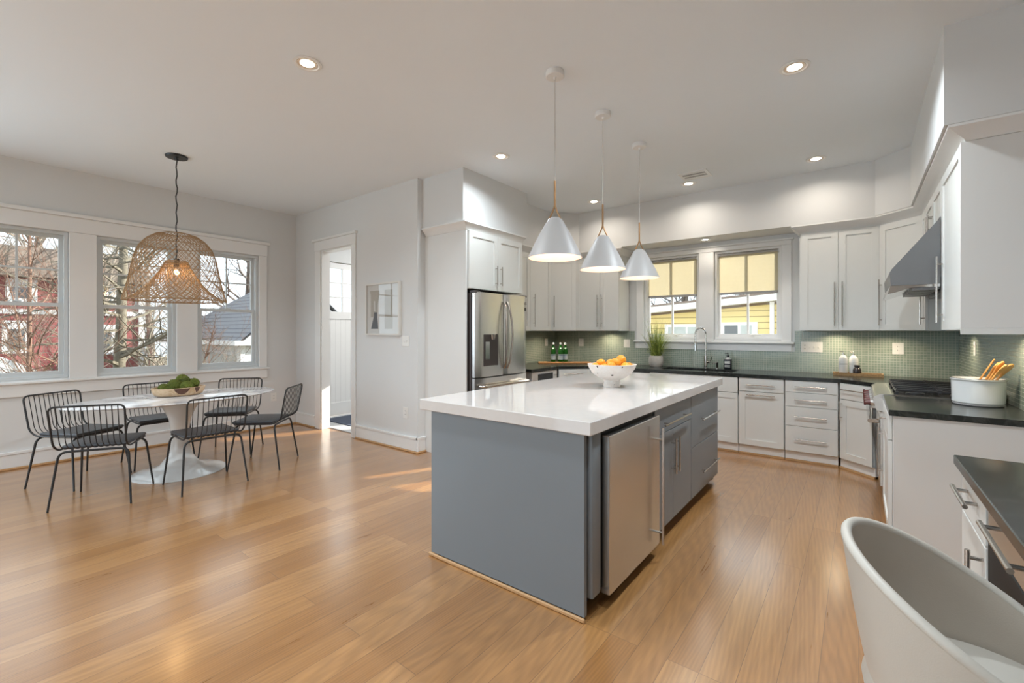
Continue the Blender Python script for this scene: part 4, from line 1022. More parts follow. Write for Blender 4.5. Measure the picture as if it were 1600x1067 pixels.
# ------------------------------------------------------------------ outlets, switches, picture
def plate(name, label, cat, M, w_, h_, kind, gangs=1, group=None):
    t = thing(name, label, cat, M @ Vector((0, 0, 0)), group)
    obj('plate', bx(-w_/2, 0.0005, -h_/2, w_/2, 0.006, h_/2, bev=0.002, M=M), 'plastic_white', t)
    for g in range(gangs):
        cx_ = (g-(gangs-1)/2)*0.046
        if kind[g % len(kind)] == 'o':
            for dz in (-0.02, 0.02):
                q = obj('socket', bx(cx_-0.014, 0.006, dz-0.014, cx_+0.014, 0.0075, dz+0.014, bev=0.002, M=M), 'plastic_white', t)
                bm = nb()
                for dx in (-0.006, 0.006): box(bm, cx_+dx-0.0015, 0.0076, dz-0.004, cx_+dx+0.0015, 0.0081, dz+0.007, M=M)
                obj('slots', bm, 'slot_dark', q)
        else:
            obj('toggle', bx(cx_-0.006, 0.006, -0.012, cx_+0.006, 0.014, 0.012, bev=0.002, M=M), 'plastic_white', t)
FB = lambda x, z: frame((x, 6.292, z), (1, 0, 0), (0, -1, 0))
FD = lambda x, z: frame((x, DW0, z), (1, 0, 0), (0, -1, 0))
plate('wall_outlet', 'white outlet on the tile left of the green bottles', 'outlet', frame((-3.949, 6.02, 1.205), (0, 1, 0), (1, 0, 0)), 0.075, 0.118, 'o')
plate('wall_outlet', 'white outlet on the tile below the two-door cabinet left of the window', 'outlet', FB(-3.47, 1.205), 0.085, 0.118, 'o')
plate('wall_switch', 'white switch plate on the tile just left of the sink window', 'light switch', FB(-2.71, 1.20), 0.095, 0.122, 't')
plate('wall_switch', 'wide white four-gang plate of outlet and switches right of the sink window', 'light switch', FB(-0.435, 1.195), 0.21, 0.122, 'ottt', 4)
plate('wall_outlet', 'white outlet on the tile above the woven tray', 'outlet', FB(0.33, 1.195), 0.095, 0.122, 'o')
plate('wall_outlet', 'white outlet on the right tiled wall behind the utensil pot', 'outlet', frame((0.793, 5.50, 1.23), (0, -1, 0), (-1, 0, 0)), 0.075, 0.12, 'o')
plate('wall_switch', 'white double switch plate below the framed picture', 'light switch', FD(-4.16, 1.265), 0.122, 0.122, 'tt', 2)
plate('wall_outlet', 'white outlet low on the wall below the framed picture', 'outlet', FD(-4.165, 0.435), 0.085, 0.13, 'o')
plate('wall_outlet', 'white outlet on the left wall below the window stool', 'outlet', frame((-6.70, 3.05, 0.43), (0, 1, 0), (1, 0, 0)), 0.08, 0.12, 'o')

pc = thing('framed_picture', 'square white framed print under glass by the doorway', 'picture', (-4.56, DW0, 1.65))
a0, a1, z0, z1 = -4.895, -4.233, 1.333, 1.968
obj('frame', slab(rect(a0, z0, a1, z1), [rect(a0+0.02, z0+0.02, a1-0.02, z1-0.02)], DW0-0.042, DW0-0.001, 'xz'), 'frame_wood', pc)
ar = obj('print', bx(a0+0.02, DW0-0.02, z0+0.02, a1-0.02, DW0-0.012, z1-0.02), 'art_paper', pc)
def flat(pts, dy): 
    return slab([(a0+0.66*u, z0+0.635*v_) for u, v_ in pts], [], DW0-0.0205-dy, DW0-0.0205, 'xz')
obj('shape', flat([(0.13, 0.35), (0.13, 0.78), (0.10, 0.86), (0.40, 0.86), (0.40, 0.78), (0.34, 0.60), (0.34, 0.35)], 0.0006), 'art_taupe', ar)
obj('shape', flat([(0.14, 0.12), (0.36, 0.12), (0.345, 0.25), (0.325, 0.38), (0.325, 0.44), (0.235, 0.44), (0.225, 0.36), (0.18, 0.24)], 0.0012), 'art_slate', ar, 'dark slate bottle shape')
obj('shape', flat([(0.23, 0.46), (0.27, 0.46), (0.265, 0.66), (0.22, 0.66)], 0.0012), 'art_paper', ar)
obj('shape', flat([(0.55, 0.12), (0.78, 0.12), (0.78, 0.86), (0.55, 0.86)], 0.0006), 'art_taupe', ar)
obj('glass', bx(a0+0.02, DW0-0.032, z0+0.02, a1-0.02, DW0-0.030, z1-0.02), 'picture_glass', pc)

# ------------------------------------------------------------------ fruit bowl on the island
FXB, FYB, FZB = -1.50, 3.20, 0.9575
bm = nb(); lathe(bm, [(0, 0.0), (0.062, 0.0), (0.064, 0.008), (0.060, 0.03), (0.062, 0.052), (0.10, 0.068), (0.145, 0.10), (0.172, 0.14), (0.184, 0.172), (0.176, 0.173), (0.160, 0.14), (0.13, 0.105), (0.08, 0.08), (0, 0.074)], (FXB, FYB, FZB), 48)
fb = one('pedestal_bowl', bm, 'worn_white', 'chipped white pedestal bowl of yellow fruit on the island', 'bowl')
def bowl_r(z):
    pr_ = [(0.062, 0.0), (0.060, 0.03), (0.062, 0.052), (0.10, 0.068), (0.145, 0.10), (0.172, 0.14), (0.184, 0.172)]
    for (r0, za), (r1, zb) in zip(pr_, pr_[1:]):
        if za <= z <= zb: return r0 + (r1-r0)*(z-za)/(zb-za)
    return 0.184
camang = math.atan2(-FYB, -FXB)
for (da, dz, sa, sz) in ((-0.62, 0.160, 0.038, 0.010), (0.42, 0.160, 0.036, 0.010), (0.02, 0.098, 0.075, 0.0045), (-0.75, 0.108, 0.022, 0.004), (0.3, 0.018, 0.06, 0.005)):
    bm = nb(); N = 12; cv = None; ring_ = []
    rnd = random.Random(int(da*100)+3)
    def pt(a_, z_): 
        rr = bowl_r(z_)+0.0012; return (FXB + rr*math.cos(a_), FYB + rr*math.sin(a_), FZB+z_)
    cv = bm.verts.new(pt(camang+da, dz))
    for q in range(N):
        k = rnd.uniform(0.4, 1.3); ring_.append(bm.verts.new(pt(camang+da+sa*k*math.cos(2*PI*q/N), dz+sz*k*math.sin(2*PI*q/N))))
    for q in range(N): bm.faces.new((cv, ring_[q], ring_[(q+1) % N]))
    obj('chip', bm, 'amber_dark', fb, 'dark chipped spot')
LM = [(-0.125, 0.0, 0.150, 0.036, 'lemon at the far left of the pedestal bowl'),
      (-0.075, 0.03, 0.178, 0.034, 'lemon raised at the upper left of the pedestal bowl'),
      (-0.075, -0.085, 0.150, 0.036, 'lemon at the front left of the pedestal bowl'),
      (-0.02, -0.06, 0.160, 0.037, 'lemon at the front, left of center in the pedestal bowl'),
      (0.0, 0.06, 0.170, 0.038, 'lemon at the back center of the pedestal bowl'),
      (0.025, -0.02, 0.180, 0.041, 'large round lemon in the middle of the pedestal bowl'),
      (0.075, 0.015, 0.200, 0.043, 'topmost and largest lemon, on the right of the pedestal bowl'),
      (0.085, -0.07, 0.155, 0.037, 'lemon at the front right of the pedestal bowl'),
      (0.135, 0.02, 0.152, 0.034, 'lemon at the far right rim of the pedestal bowl'),
      (-0.03, 0.0, 0.120, 0.040, 'lemon buried in the middle of the pedestal bowl')]
for i, (a, b, z, r_, lab) in enumerate(LM):
    p = Vector((FXB, FYB, FZB)) + rtv*a + fwv*b + Vector((0, 0, z))
    rnd = random.Random(i); bm = nb()
    lathe(bm, [(0, -1.28), (0.12, -1.2), (0.45, -0.98), (0.8, -0.6), (0.97, -0.2), (1.0, 0.1), (0.93, 0.45), (0.7, 0.8), (0.35, 1.06), (0.15, 1.16), (0.1, 1.25), (0, 1.28)], (0, 0, 0), 20)
    Mx = Matrix.Translation(p) @ Matrix.Rotation(rnd.uniform(0, 6), 4, 'Z') @ Matrix.Rotation(PI/2 + rnd.uniform(-0.4, 0.4), 4, 'Y') @ Matrix.Scale(r_*0.92, 4)
    bmesh.ops.transform(bm, matrix=Mx, verts=bm.verts)
    one('lemon', bm, 'lemon', lab, 'lemon', 'lemons in the pedestal bowl', 80)

# ------------------------------------------------------------------ on the back worktop
Z0 = WT1 + 0.0005
bm = nb(); box(bm, -0.39, -0.10, 0, 0.39, 0.10, 0.02, bev=0.006, seg=2)
bmesh.ops.transform(bm, matrix=Matrix.Translation((-3.50, 5.83, Z0)) @ Matrix.Rotation(R(37), 4, 'Z'), verts=bm.verts)
one('serving_board', bm, 'board_wood', 'reddish wooden serving board under the green bottles', 'board')
def bottle(label):
    t = thing('glass_bottle', label, 'bottle', (0, 0, 0), 'green mineral water bottles on the board')
    bm = nb(); lathe(bm, [(0, 0), (0.034, 0), (0.038, 0.006), (0.038, 0.15), (0.034, 0.18), (0.022, 0.215), (0.015, 0.24), (0.0135, 0.268), (0.0155, 0.27), (0.0155, 0.276), (0, 0.276)], (0, 0, 0), 28); obj('glass_body', bm, 'green_glass', t)
    bm = nb(); lathe(bm, [(0.0387, 0.035), (0.0387, 0.115)], (0, 0, 0), 28); lb = obj('label_band', bm, 'label_blue', t, 'pale blue paper label')
    bm = nb(); lathe(bm, [(0.0390, 0.095), (0.0390, 0.106)], (0, 0, 0), 28); obj('stripe', bm, 'label_navy', lb)
    bm = nb(); lathe(bm, [(0, 0), (0.012, 0), (0.012, 0.0015), (0, 0.0015)], (0, 0, 0), 16)
    bmesh.ops.transform(bm, matrix=Matrix.Translation((0.0245, -0.0, 0.203)) @ Matrix.Rotation(R(68), 4, 'Y'), verts=bm.verts); obj('neck_label', bm, 'label_white', t)
    bm = nb(); lathe(bm, [(0.0165, 0.255), (0.0175, 0.262), (0.0175, 0.281), (0.012, 0.285), (0, 0.285)], (0, 0, 0), 20); obj('cap', bm, 'label_white', t)
    return t
BT = [(-3.655, 5.765, 'green glass water bottle standing apart, leftmost on the board'), (-3.555, 5.815, 'green glass water bottle in the middle of the three, nearest the board edge'), (-3.515, 5.885, 'green glass water bottle at the right, half behind the middle bottle')]
b0 = bottle(BT[0][2]); b0.location = (BT[0][0], BT[0][1], Z0+0.0205); b0.rotation_euler = (0, 0, R(-58))
for x, y, lab in BT[1:]: dup(b0, (x, y, Z0+0.0205), R(-58), lab)

# potted grass
PX, PY = -2.205, 6.10
pg = thing('potted_grass', 'tall green grass in a small stone-coloured pot by the left kitchen window', 'potted plant', (PX, PY, Z0))
bm = nb(); lathe(bm, [(0, 0), (0.075, 0), (0.09, 0.02), (0.098, 0.06), (0.095, 0.11), (0.085, 0.145), (0.074, 0.145), (0.08, 0.11), (0.08, 0.1)], (PX, PY, Z0), 32); obj('pot', bm, 'concrete', pg)
bm = nb(); lathe(bm, [(0, 0.11), (0.082, 0.11), (0.082, 0.115), (0, 0.118)], (PX, PY, Z0), 24); obj('soil', bm, 'soil', pg)
bm = nb(); rnd = random.Random(5)
for i in range(230):
    a = rnd.uniform(0, 2*PI); rr = 0.065*math.sqrt(rnd.random()); h = rnd.uniform(0.30, 0.62) if rnd.random() < 0.8 else rnd.uniform(0.2, 0.35)
    lean = rnd.uniform(0.02, 0.16) + (0.10 if h < 0.36 else 0); a2 = a + rnd.uniform(-0.5, 0.5); droop = rnd.uniform(0, 0.10) + (0.14 if h < 0.33 else 0)
    x0, y0 = PX + rr*math.cos(a), PY + rr*math.sin(a); wv_ = rnd.uniform(0.0022, 0.0042); prev = None
    sd_ = Vector((-math.sin(a2+0.8), math.cos(a2+0.8), 0))*wv_
    for k in range(7):
        f = k/6; p = Vector((x0 + lean*f**1.6*math.cos(a2), min(y0 + lean*f**1.6*math.sin(a2), 6.24), Z0 + 0.112 + h*f - droop*f**3))
        wd = 1-f**2*0.95
        cur = (bm.verts.new(p - sd_*wd), bm.verts.new(p + sd_*wd))
        if prev: bm.faces.new((prev[0], prev[1], cur[1], cur[0]))
        prev = cur
go = obj('grass_blades', bm, 'grass_blade', pg); go['kind'] = 'stuff'

# faucet
fx, fy = -1.575, 6.165
fc = thing('faucet', 'chrome spring-arc kitchen faucet at the sink', 'faucet', (fx, fy, Z0))
bm = nb(); lathe(bm, [(0, 0), (0.03, 0), (0.03, 0.008), (0.023, 0.012), (0.022, 0.16), (0.014, 0.165), (0.014, 0.17), (0, 0.17)], (fx, fy, Z0), 24); obj('column', bm, 'steel_smooth', fc)
pts = [Vector((fx, fy, Z0+0.165)), Vector((fx, fy, Z0+0.43))]
arc = []
for k in range(13):
    a = PI*k/12; arc.append(Vector((fx - 0.05 + 0.05*math.cos(a), fy - 0.05 + 0.05*math.cos(a), Z0 + 0.44 + 0.085*math.sin(a))))
path = [Vector((fx, fy, Z0+0.165))] + arc + [Vector((fx-0.10, fy-0.10, Z0+0.34))]
obj('hose', tube(nb(), path, 0.010, 10), 'steel', fc)
bm = nb(); acc = 0; sp2 = []
dense = []
for i in range(len(path)-1):
    for q in range(14): dense.append(path[i].lerp(path[i+1], q/14))
for i, p in enumerate(dense):
    t_ = (dense[min(i+1, len(dense)-1)] - dense[max(i-1, 0)]).normalized(); u_ = t_.cross(Vector((1, -1, 0)).normalized()); v_ = t_.cross(u_)
    sp2.append(p + (u_*math.cos(i*1.25) + v_*math.sin(i*1.25))*0.0125)
obj('spring', tube(nb(), sp2, 0.0022, 4), 'chrome', fc)
bm = nb(); tube(bm, [(fx-0.10, fy-0.10, Z0+0.345), (fx-0.10, fy-0.10, Z0+0.31), (fx-0.10, fy-0.10, Z0+0.23)], [0.014, 0.018, 0.020], 14); obj('spray_head', bm, 'steel_smooth', fc)
bm = nb(); tube(bm, [(fx, fy, Z0+0.08), (fx+0.06, fy-0.02, Z0+0.08)], 0.016, 12); tube(bm, [(fx+0.06, fy-0.02, Z0+0.085), (fx+0.085, fy-0.03, Z0+0.16)], 0.006, 8); obj('lever', bm, 'chrome', fc)
sx_, sy_ = -1.437, 6.17
bm = nb(); lathe(bm, [(0, 0), (0.022, 0), (0.022, 0.006), (0.013, 0.01), (0.013, 0.06), (0.015, 0.065), (0.015, 0.085), (0, 0.09)], (sx_, sy_, Z0), 20)
tube(bm, [(sx_, sy_, Z0+0.078), (sx_-0.045, sy_-0.045, Z0+0.07)], 0.006, 8)
one('soap_dispenser', bm, 'steel_smooth', 'small chrome soap dispenser mounted right of the faucet', 'soap dispenser')
sb = thing('soap_bottle', 'black square pump soap bottle on the worktop right of the faucet', 'soap bottle', (-1.31, 6.17, Z0))
obj('body', bx(-1.353, 6.137, Z0, -1.267, 6.203, Z0+0.128, bev=0.008, seg=3), 'soap_dark', sb)
bm = nb(); lathe(bm, [(0.032, 0.128), (0.022, 0.145), (0.018, 0.15), (0, 0.15)], (-1.31, 6.17, Z0), 20); obj('shoulder', bm, 'white_matte', sb)
bm = nb(); lathe(bm, [(0, 0.1505), (0.016, 0.1505), (0.016, 0.175), (0.006, 0.178), (0.006, 0.205), (0, 0.205)], (-1.31, 6.17, Z0), 16); tube(bm, [(-1.31, 6.17, Z0+0.205), (-1.34, 6.15, Z0+0.20)], 0.006, 8); obj('pump', bm, 'soap_dark', sb)
bm = nb()
for z_ in (0.095, 0.075, 0.045, 0.03): box(bm, -1.342, 6.1355, Z0+z_, -1.278, 6.1367, Z0+z_+(0.006 if z_ != 0.075 else 0.012))
obj('label_lines', bm, 'label_white', sb)

# woven tray with white bottles and a jar
bm = nb(); box(bm, -0.22, 6.03, Z0, 0.20, 6.17, Z0+0.012)
tr = tag(obj('woven_tray', bm, 'wicker'), 'low woven wicker tray near the corner by the range', 'tray')
bm = slab(rect(-0.225, 6.025, 0.205, 6.175), [rect(-0.21, 6.04, 0.19, 6.16)], Z0, Z0+0.032, 'xy'); obj('rim', bm, 'wicker', tr)
def wbottle(label, x, y, h):
    t = thing('lotion_bottle', label, 'bottle', (x, y, Z0+0.0125), 'white bottles on the woven tray')
    z = Z0+0.0125
    bm = nb(); lathe(bm, [(0, 0), (0.038, 0), (0.041, 0.005), (0.041, h*0.66), (0.034, h*0.76), (0.016, h*0.84), (0, h*0.84)], (x, y, z), 28); obj('body', bm, 'white_gloss', t)
    bm = nb(); lathe(bm, [(0, h*0.8405), (0.014, h*0.8405), (0.014, h*0.9), (0.005, h*0.91), (0.005, h), (0, h)], (x, y, z), 16); tube(bm, [(x, y, z+h), (x-0.03, y-0.02, z+h-0.006)], 0.005, 8); obj('pump', bm, 'steel', t)
    bm = nb(); 
    for k in range(3): 
        lathe(bm, [(0.0413, h*0.42+k*0.014), (0.0413, h*0.42+k*0.014+0.004)], (x, y, z), 28)
    obj('print_lines', bm, 'vent_grey', t)
wbottle('white pump bottle standing at the left end of the woven tray', -0.135, 6.09, 0.25)
wbottle('white pump bottle just right of its twin, behind the dark jar', -0.045, 6.125, 0.245)
jx, jy = -0.015, 6.065
jr = thing('glass_jar', 'small dark brown lidded jar on the woven tray', 'jar', (jx, jy, Z0+0.0125))
bm = nb(); lathe(bm, [(0, 0), (0.034, 0), (0.038, 0.006), (0.038, 0.055), (0.030, 0.07), (0.021, 0.078), (0.021, 0.084), (0, 0.084)], (jx, jy, Z0+0.0125), 24); obj('body', bm, 'amber_dark', jr)
bm = nb(); lathe(bm, [(0, 0.0845), (0.026, 0.0845), (0.026, 0.105), (0, 0.107)], (jx, jy, Z0+0.0125), 24); obj('lid', bm, 'amber_dark', jr)
# utensil pot
UX, UY = 0.615, 4.18
up_ = thing('enamel_pot', 'white enamel pot holding wooden spoons beside the range', 'pot', (UX, UY, Z0))
bm = nb(); lathe(bm, [(0, 0.014), (0.118, 0.014), (0.124, 0.02), (0.128, 0.16), (0.134, 0.166), (0.134, 0.172), (0.126, 0.172), (0.122, 0.165), (0.118, 0.03), (0, 0.026)], (UX, UY, Z0), 48); obj('body', bm, 'white_gloss', up_)
bm = nb(); lathe(bm, [(0, 0), (0.112, 0), (0.120, 0.006), (0.120, 0.0138), (0, 0.0138)], (UX, UY, Z0), 48); obj('foot', bm, 'white_matte', up_)
bm = nb(); lathe(bm, [(0.1262, 0.1725), (0.1335, 0.1725), (0.1335, 0.175), (0.1262, 0.175)], (UX, UY, Z0), 48, closed_profile=True); obj('rim_band', bm, 'steel_smooth', up_)
SP = [((-0.05, 0.02), (0.06, -0.035, 0.285), 'spoon', 'thin wooden handle leaning at the left of the utensil pot'),
      ((-0.03, 0.03), (0.085, -0.05, 0.275), 'spoon', 'wooden spoon with a long oval bowl, second from left in the pot'),
      ((-0.02, 0.0), (0.10, -0.065, 0.285), 'spoon', 'wooden spoon standing tallest in the middle of the pot'),
      ((-0.03, -0.03), (0.105, -0.10, 0.265), 'spoon', 'wooden spoon at the front, lowest over the pot rim'),
      ((0.0, 0.02), (0.135, -0.08, 0.27), 'spoon', 'wooden ladle with the roundest head, rightmost in the pot')]
for i, ((ax, ay), (bx_, by_, bz_), k, lab) in enumerate(SP):
    a = Vector((UX+ax, UY+ay, Z0+0.035)); b = Vector((UX+bx_, UY+by_, Z0+bz_)); d_ = (b-a).normalized()
    n_ = d_.cross(Vector((0.6, 0.79, 0))).normalized(); s_ = d_.cross(n_)
    bm = nb()
    if i == 0: tube(bm, [a, b + d_*0.02], [0.006, 0.005], 8)
    else:
        wmax = (0, 0.026, 0.028, 0.023, 0.036)[i]
        L_ = (b-a).length
        prof = [(0, 0.006), (0.55, 0.006), (0.68, 0.010), (0.78, wmax*0.75), (0.88, wmax), (0.96, wmax*0.8), (1.0, wmax*0.3), (1.01, 0.001)]
        rings = []
        for f, w_ in prof:
            p = a + d_*L_*f*1.02; th = min(w_, 0.007)
            rings.append([bm.verts.new(p + s_*w_*math.cos(2*PI*q/12) + n_*th*math.sin(2*PI*q/12)) for q in range(12)])
        for A, B in zip(rings, rings[1:]):
            for q in range(12): bm.faces.new((A[q], A[(q+1) % 12], B[(q+1) % 12], B[q]))
        bm.faces.new(rings[0]); bm.faces.new(rings[-1])
    one('wooden_spoon', bm, 'spoon_wood', lab, 'spoon', 'wooden utensils in the pot', 60)

# ------------------------------------------------------------------ outside
struct('ground', bx(-60, -40, -1.45, 30, 60, -1.35), 'leaf_litter')
# yellow house across from the kitchen windows
yh = thing('yellow_house', 'yellow clapboard house seen through the kitchen windows', 'house', (-2.5, 12, -1.35))
obj('wall', slab([(-8, -1.34), (4, -1.34), (4, 2.36), (-8, 1.48)], [], 11.0, 11.15, 'xz'), 'yellow_siding', yh)
obj('roof_edge', slab([(-8.5, 1.50), (4.5, 2.45), (4.5, 2.60), (-8.5, 1.63)], [], 10.7, 11.0, 'xz'), 'house_trim', yh)
obj('roof', slab([(-8.5, 1.632), (4.5, 2.602), (4.5, 2.65), (-8.5, 1.68)], [], 10.7, 18, 'xz'), 'roof_brown', yh)
def hwin(parent, x0, z0, x1, z1, y, panes):
    f = obj('window', slab(rect(x0, z0, x1, z1), [], y-0.04, y, 'xz'), 'house_trim', parent)
    for a, b, m_ in panes: obj('pane', slab(rect(a, z0+0.06, b, z1-0.07), [], y-0.052, y-0.041, 'xz'), m_, f)
hwin(yh, -3.75, 1.12, -2.85, 1.55, 11.0, [(-3.66, -3.25, 'pane_pale'), (-3.2, -2.95, 'pane_pale')])
hwin(yh, -2.55, 1.12, -1.74, 1.58, 11.0, [(-2.40, -2.13, 'pane_dark'), (-2.07, -1.85, 'pane_pale')])
obj('downspout', bx(-1.50, 10.9, -1.3, -1.42, 10.98, 2.0), 'house_trim', yh)
obj('vent', bx(-2.27, 10.985, 1.76, -1.96, 10.999, 1.88), 'yellow_siding', yh)
# red house across from the dining windows
rh = thing('red_house', 'dark red clapboard house seen through the left windows', 'house', (-22, 1.5, -1.35))
obj('wall', bx(-26, -4.5, -1.34, -20.0, 4.6, 3.0), 'red_siding', rh)
obj('roof', slab([(-4.9, 3.02), (5.0, 3.02), (4.2, 3.9), (-4.1, 3.9)], [], -26.3, -19.6, 'yz'), 'roof_brown', rh)
obj('band', bx(-19.99, -4.5, 1.90, -19.93, 4.6, 2.05), 'house_trim', rh)
obj('corner_board', bx(-20.0, 4.5, -1.3, -19.92, 4.68, 3.0), 'house_trim', rh)
def rwin(y0, z0, y1, z1):
    f = obj('window', slab(rect(y0, z0, y1, z1), [], -19.99, -19.92, 'yz'), 'house_trim', rh)
    obj('pane', slab(rect(y0+0.13, z0+0.13, y1-0.13, z1-0.25), [], -19.919, -19.905, 'yz'), 'pane_dark', f)
rwin(1.33, 0.72, 1.92, 1.70); rwin(1.40, 2.25, 2.05, 2.95); rwin(3.3, 2.2, 3.9, 2.95); rwin(3.35, 0.6, 3.9, 1.6)
pr_ = obj('porch', bx(-19.9, 0.2, -1.3, -18.6, 1.55, 0.15), 'red_siding', rh)
obj('porch_roof', slab([(0.0, 0.16), (1.95, 0.16), (1.95, 0.24), (1.0, 0.82), (0.0, 0.24)], [], -20.0, -18.4, 'yz'), 'house_trim', rh)
obj('porch_post', bx(-18.55, 1.55, -1.3, -18.42, 1.75, 0.155), 'house_trim', rh)
# picket fence
fe = thing('picket_fence', 'weathered brown picket fence in front of the red house', 'fence', (-17, 2, -1.35))
obj('rail', bx(-17.05, 0.3, -0.1, -17.0, 4.6, 0.0), 'fence_wood', fe); obj('rail', bx(-17.05, 0.3, -0.9, -17.0, 4.6, -0.8), 'fence_wood', fe)
for k in range(33):
    y = 0.35 + k*0.128; obj('picket', bx(-17.0, y, -1.3, -16.97, y+0.075, 0.26 + 0.03*math.sin(k*2.1)), 'fence_wood', fe)
# garage
ga = thing('garage', 'white garage with grey shingled roof seen through the rightmost dining window', 'garage', (-16, 8, -1.35))
obj('wall', bx(-19.5, 5.3, -1.34, -13.3, 8.8, 1.06), 'white_siding', ga)
bm = nb()
V = [bm.verts.new(p) for p in [(-19.9, 5.0, 1.05), (-13.05, 5.0, 1.05), (-13.05, 7.0, 2.79), (-17.0, 7.0, 2.79), (-13.05, 9.0, 1.05), (-19.9, 9.0, 1.05)]]
for f in ((0, 1, 2, 3), (3, 2, 4, 5), (0, 3, 5), (0, 5, 4, 1)): bm.faces.new([V[q] for q in f])
obj('roof', bm, 'shingle_grey', ga)
obj('gable', slab([(5.15, 1.07), (8.85, 1.07), (7.0, 2.68)], [], -13.3, -13.15, 'yz'), 'white_siding', ga)
obj('gutter', bx(-19.9, 4.93, 1.0, -13.0, 5.02, 1.12), 'house_trim', ga)
obj('fascia', bx(-13.14, 5.0, 1.0, -13.04, 9.0, 1.12), 'house_trim', ga)
obj('door', bx(-17.5, 5.24, -1.3, -13.75, 5.299, 0.72), 'garage_door', ga)
obj('post', bx(-13.55, 5.18, -1.3, -13.28, 5.298, 0.99), 'house_trim', ga)
obj('side_door', bx(-13.299, 5.75, -1.3, -13.24, 8.2, 0.72), 'garage_door', ga)

def tree(name, label, base_, h, r0, seed, mat, up_bias=0.35, first=0.25, n1=22, spread=1.0, depth=3, droop=0.0, r_min=0.006, cat='tree', tilt=0.0, min_len=0.25):
    rnd = random.Random(seed); t = thing(name, label, cat, base_, 'bare trees outside')
    bmT, bmB = nb(), nb()
    b = Vector(base_); pts = []; rs = []
    n = 12; p = b.copy(); dirn = Vector((tilt*rnd.uniform(-1, 1), tilt*rnd.uniform(-1, 1), 1)).normalized()
    for i in range(n+1):
        pts.append(p.copy()); rs.append(r0*(1-0.85*i/n) + r_min*0.5)
        dirn = (dirn + Vector((rnd.uniform(-1, 1), rnd.uniform(-1, 1), 0))*0.05).normalized(); p = p + dirn*(h/n)
    tube(bmT, pts, rs, 7)
    def branch(p, d, L_, r, lev):
        k = 5; q = [p.copy()]; rr = [r]; dd = d.normalized(); pos = p.copy()
        for i in range(k):
            dd = (dd + Vector((rnd.uniform(-1, 1), rnd.uniform(-1, 1), rnd.uniform(-1, 1)))*0.22 + Vector((0, 0, up_bias*0.12 - droop*0.12))).normalized()
            pos = pos + dd*(L_/k); q.append(pos.copy()); rr.append(max(r*(1-0.8*(i+1)/k), r_min*0.35))
        tube(bmB, q, rr, 4 if lev < 2 else 3, cap=False)
        if lev >= depth or L_ < min_len: return
        for _ in range(rnd.randint(3, 5)):
            i = rnd.randint(1, k); f = q[i]; tang = (q[i]-q[i-1]).normalized()
            side = Vector((rnd.uniform(-1, 1), rnd.uniform(-1, 1), rnd.uniform(-0.5, 0.9))).normalized()
            branch(f, tang*0.75 + side*0.75, L_*rnd.uniform(0.4, 0.68), max(rr[i]*0.75, r_min*0.5), lev+1)
    for i in range(n1):
        f = first + (1-first)*(i+rnd.random())/n1; idx = min(int(f*n), n-1); p = pts[idx].lerp(pts[idx+1], f*n-idx)
        a = rnd.uniform(0, 2*PI); L_ = spread*h*(0.38*(1-f)+0.10)*rnd.uniform(0.7, 1.2)
        branch(p, Vector((math.cos(a), math.sin(a), up_bias + rnd.uniform(-0.15, 0.3))), L_, r0*(1-0.8*f)*0.35 + r_min, 1)
    obj('trunk', bmT, mat, t, sharp=80); obj('branches', bmB, mat, t, sharp=80)
G = -1.351
tree('bare_tree', 'tall grey-barked tree with level bare branches outside the middle dining window', (-12.0, 2.38, G), 8.5, 0.125, 11, 'bark', 0.05, 0.10, 64, 0.6, 3, 0.25)
tree('bare_tree', 'slim reddish young tree at the right side of the leftmost window', (-10.2, 1.25, G), 6.5, 0.04, 12, 'bark_red', 0.9, 0.10, 20, 0.75, 3, 0, 0.005, tilt=0.25)
tree('bare_tree', 'second slim reddish tree leaning left outside the leftmost window', (-11.0, 0.85, G), 6.5, 0.045, 13, 'bark_red', 1.0, 0.10, 20, 0.7, 3, 0, 0.005, tilt=0.3)
tree('bare_tree', 'broad dark bare tree rising above the garage roof', (-24, 9.5, G), 9.0, 0.22, 14, 'bark_dark', 0.5, 0.30, 26, 1.1, 3, 0, 0.012)
tree('bare_tree', 'bare tree far behind the garage at the right window edge', (-27, 12.5, G), 8.0, 0.2, 15, 'bark_dark', 0.6, 0.3, 22, 1.1, 3, 0, 0.012)
tree('bare_tree', 'pale bare tree behind the red house roof', (-28, 3.0, G), 11.0, 0.25, 16, 'bark_pale', 0.6, 0.3, 26, 1.1, 3, 0, 0.014)
tree('bare_tree', 'pale bare tree far left above the red house', (-28.5, -0.5, G), 11.0, 0.28, 17, 'bark_pale', 0.6, 0.3, 26, 1.1, 3, 0, 0.014)
tree('bare_tree', 'grey bare tree between the red house and the garage', (-26, 6.4, G), 9.0, 0.18, 18, 'bark_pale', 0.6, 0.25, 24, 1.1, 3, 0, 0.012)
tree('bare_shrub', 'twiggy bare shrub low outside the middle dining window', (-10.5, 2.95, G), 2.3, 0.03, 19, 'bark_pale', 0.6, 0.02, 30, 1.5, 3, 0, 0.005, 'shrub', 0.3, 0.12)
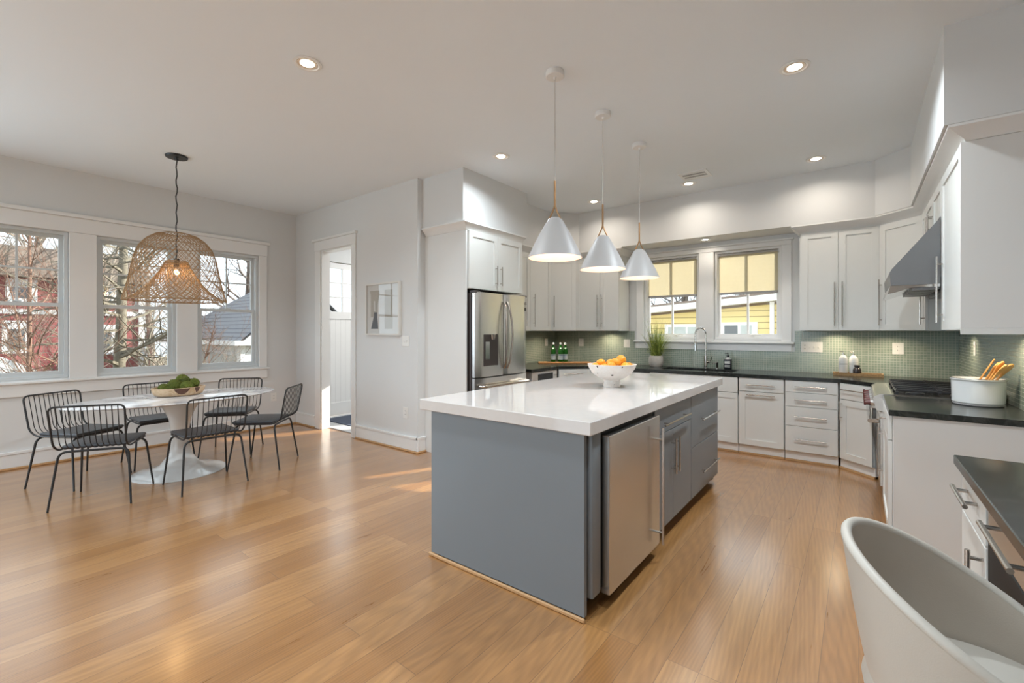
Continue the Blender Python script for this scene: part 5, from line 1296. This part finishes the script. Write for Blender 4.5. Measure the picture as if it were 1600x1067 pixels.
tree('bare_shrub', 'brown twiggy shrub right of the grey tree trunk', (-12.5, 3.5, G), 3.0, 0.03, 20, 'bark_red', 0.6, 0.02, 30, 1.4, 3, 0, 0.005, 'shrub', 0.3, 0.12)
tree('bare_shrub', 'brown twiggy shrub left of the grey tree trunk', (-13.5, 1.9, G), 3.2, 0.03, 21, 'bark_pale', 0.6, 0.02, 28, 1.4, 3, 0, 0.005, 'shrub', 0.3, 0.12)
tree('bare_shrub', 'dense brown thicket shrub in front of the red house, far left', (-16.2, 0.6, G), 4.2, 0.03, 31, 'bark_pale', 0.8, 0.02, 34, 1.3, 3, 0, 0.006, 'shrub', 0.3, 0.12)
tree('bare_shrub', 'dense reddish thicket shrub in front of the red house wall', (-15.8, 1.7, G), 4.6, 0.03, 32, 'bark_red', 0.9, 0.02, 34, 1.2, 3, 0, 0.006, 'shrub', 0.3, 0.12)
tree('bare_shrub', 'tall thicket shrub at the right corner of the red house', (-17.5, 3.9, G), 5.0, 0.03, 33, 'bark_pale', 0.8, 0.02, 36, 1.2, 3, 0, 0.006, 'shrub', 0.3, 0.12)
tree('bare_shrub', 'tall brown thicket between the red house and the garage eave', (-19.0, 5.0, G), 5.0, 0.03, 34, 'bark_red', 0.8, 0.02, 36, 1.2, 3, 0, 0.006, 'shrub', 0.3, 0.12)
tree('bare_tree', 'slim pale tree in front of the red house roof, leftmost window', (-18.0, 0.2, G), 8.0, 0.08, 35, 'bark_pale', 0.7, 0.25, 34, 0.9, 3, 0, 0.008)
tree('bare_tree', 'slim pale tree in front of the red house roof, middle window', (-18.6, 3.0, G), 8.0, 0.08, 36, 'bark_pale', 0.7, 0.25, 34, 0.9, 3, 0, 0.008)
tree('bare_tree', 'dark bare tree behind the yellow house at the left kitchen window', (-6.5, 22, G), 8, 0.2, 22, 'bark_dark', 0.5, 0.25, 26, 1.2, 3, 0, 0.014)
tree('bare_tree', 'dark bare tree behind the yellow house at the right kitchen window', (-3.2, 24, G), 7.5, 0.2, 23, 'bark_dark', 0.5, 0.25, 26, 1.2, 3, 0, 0.014)
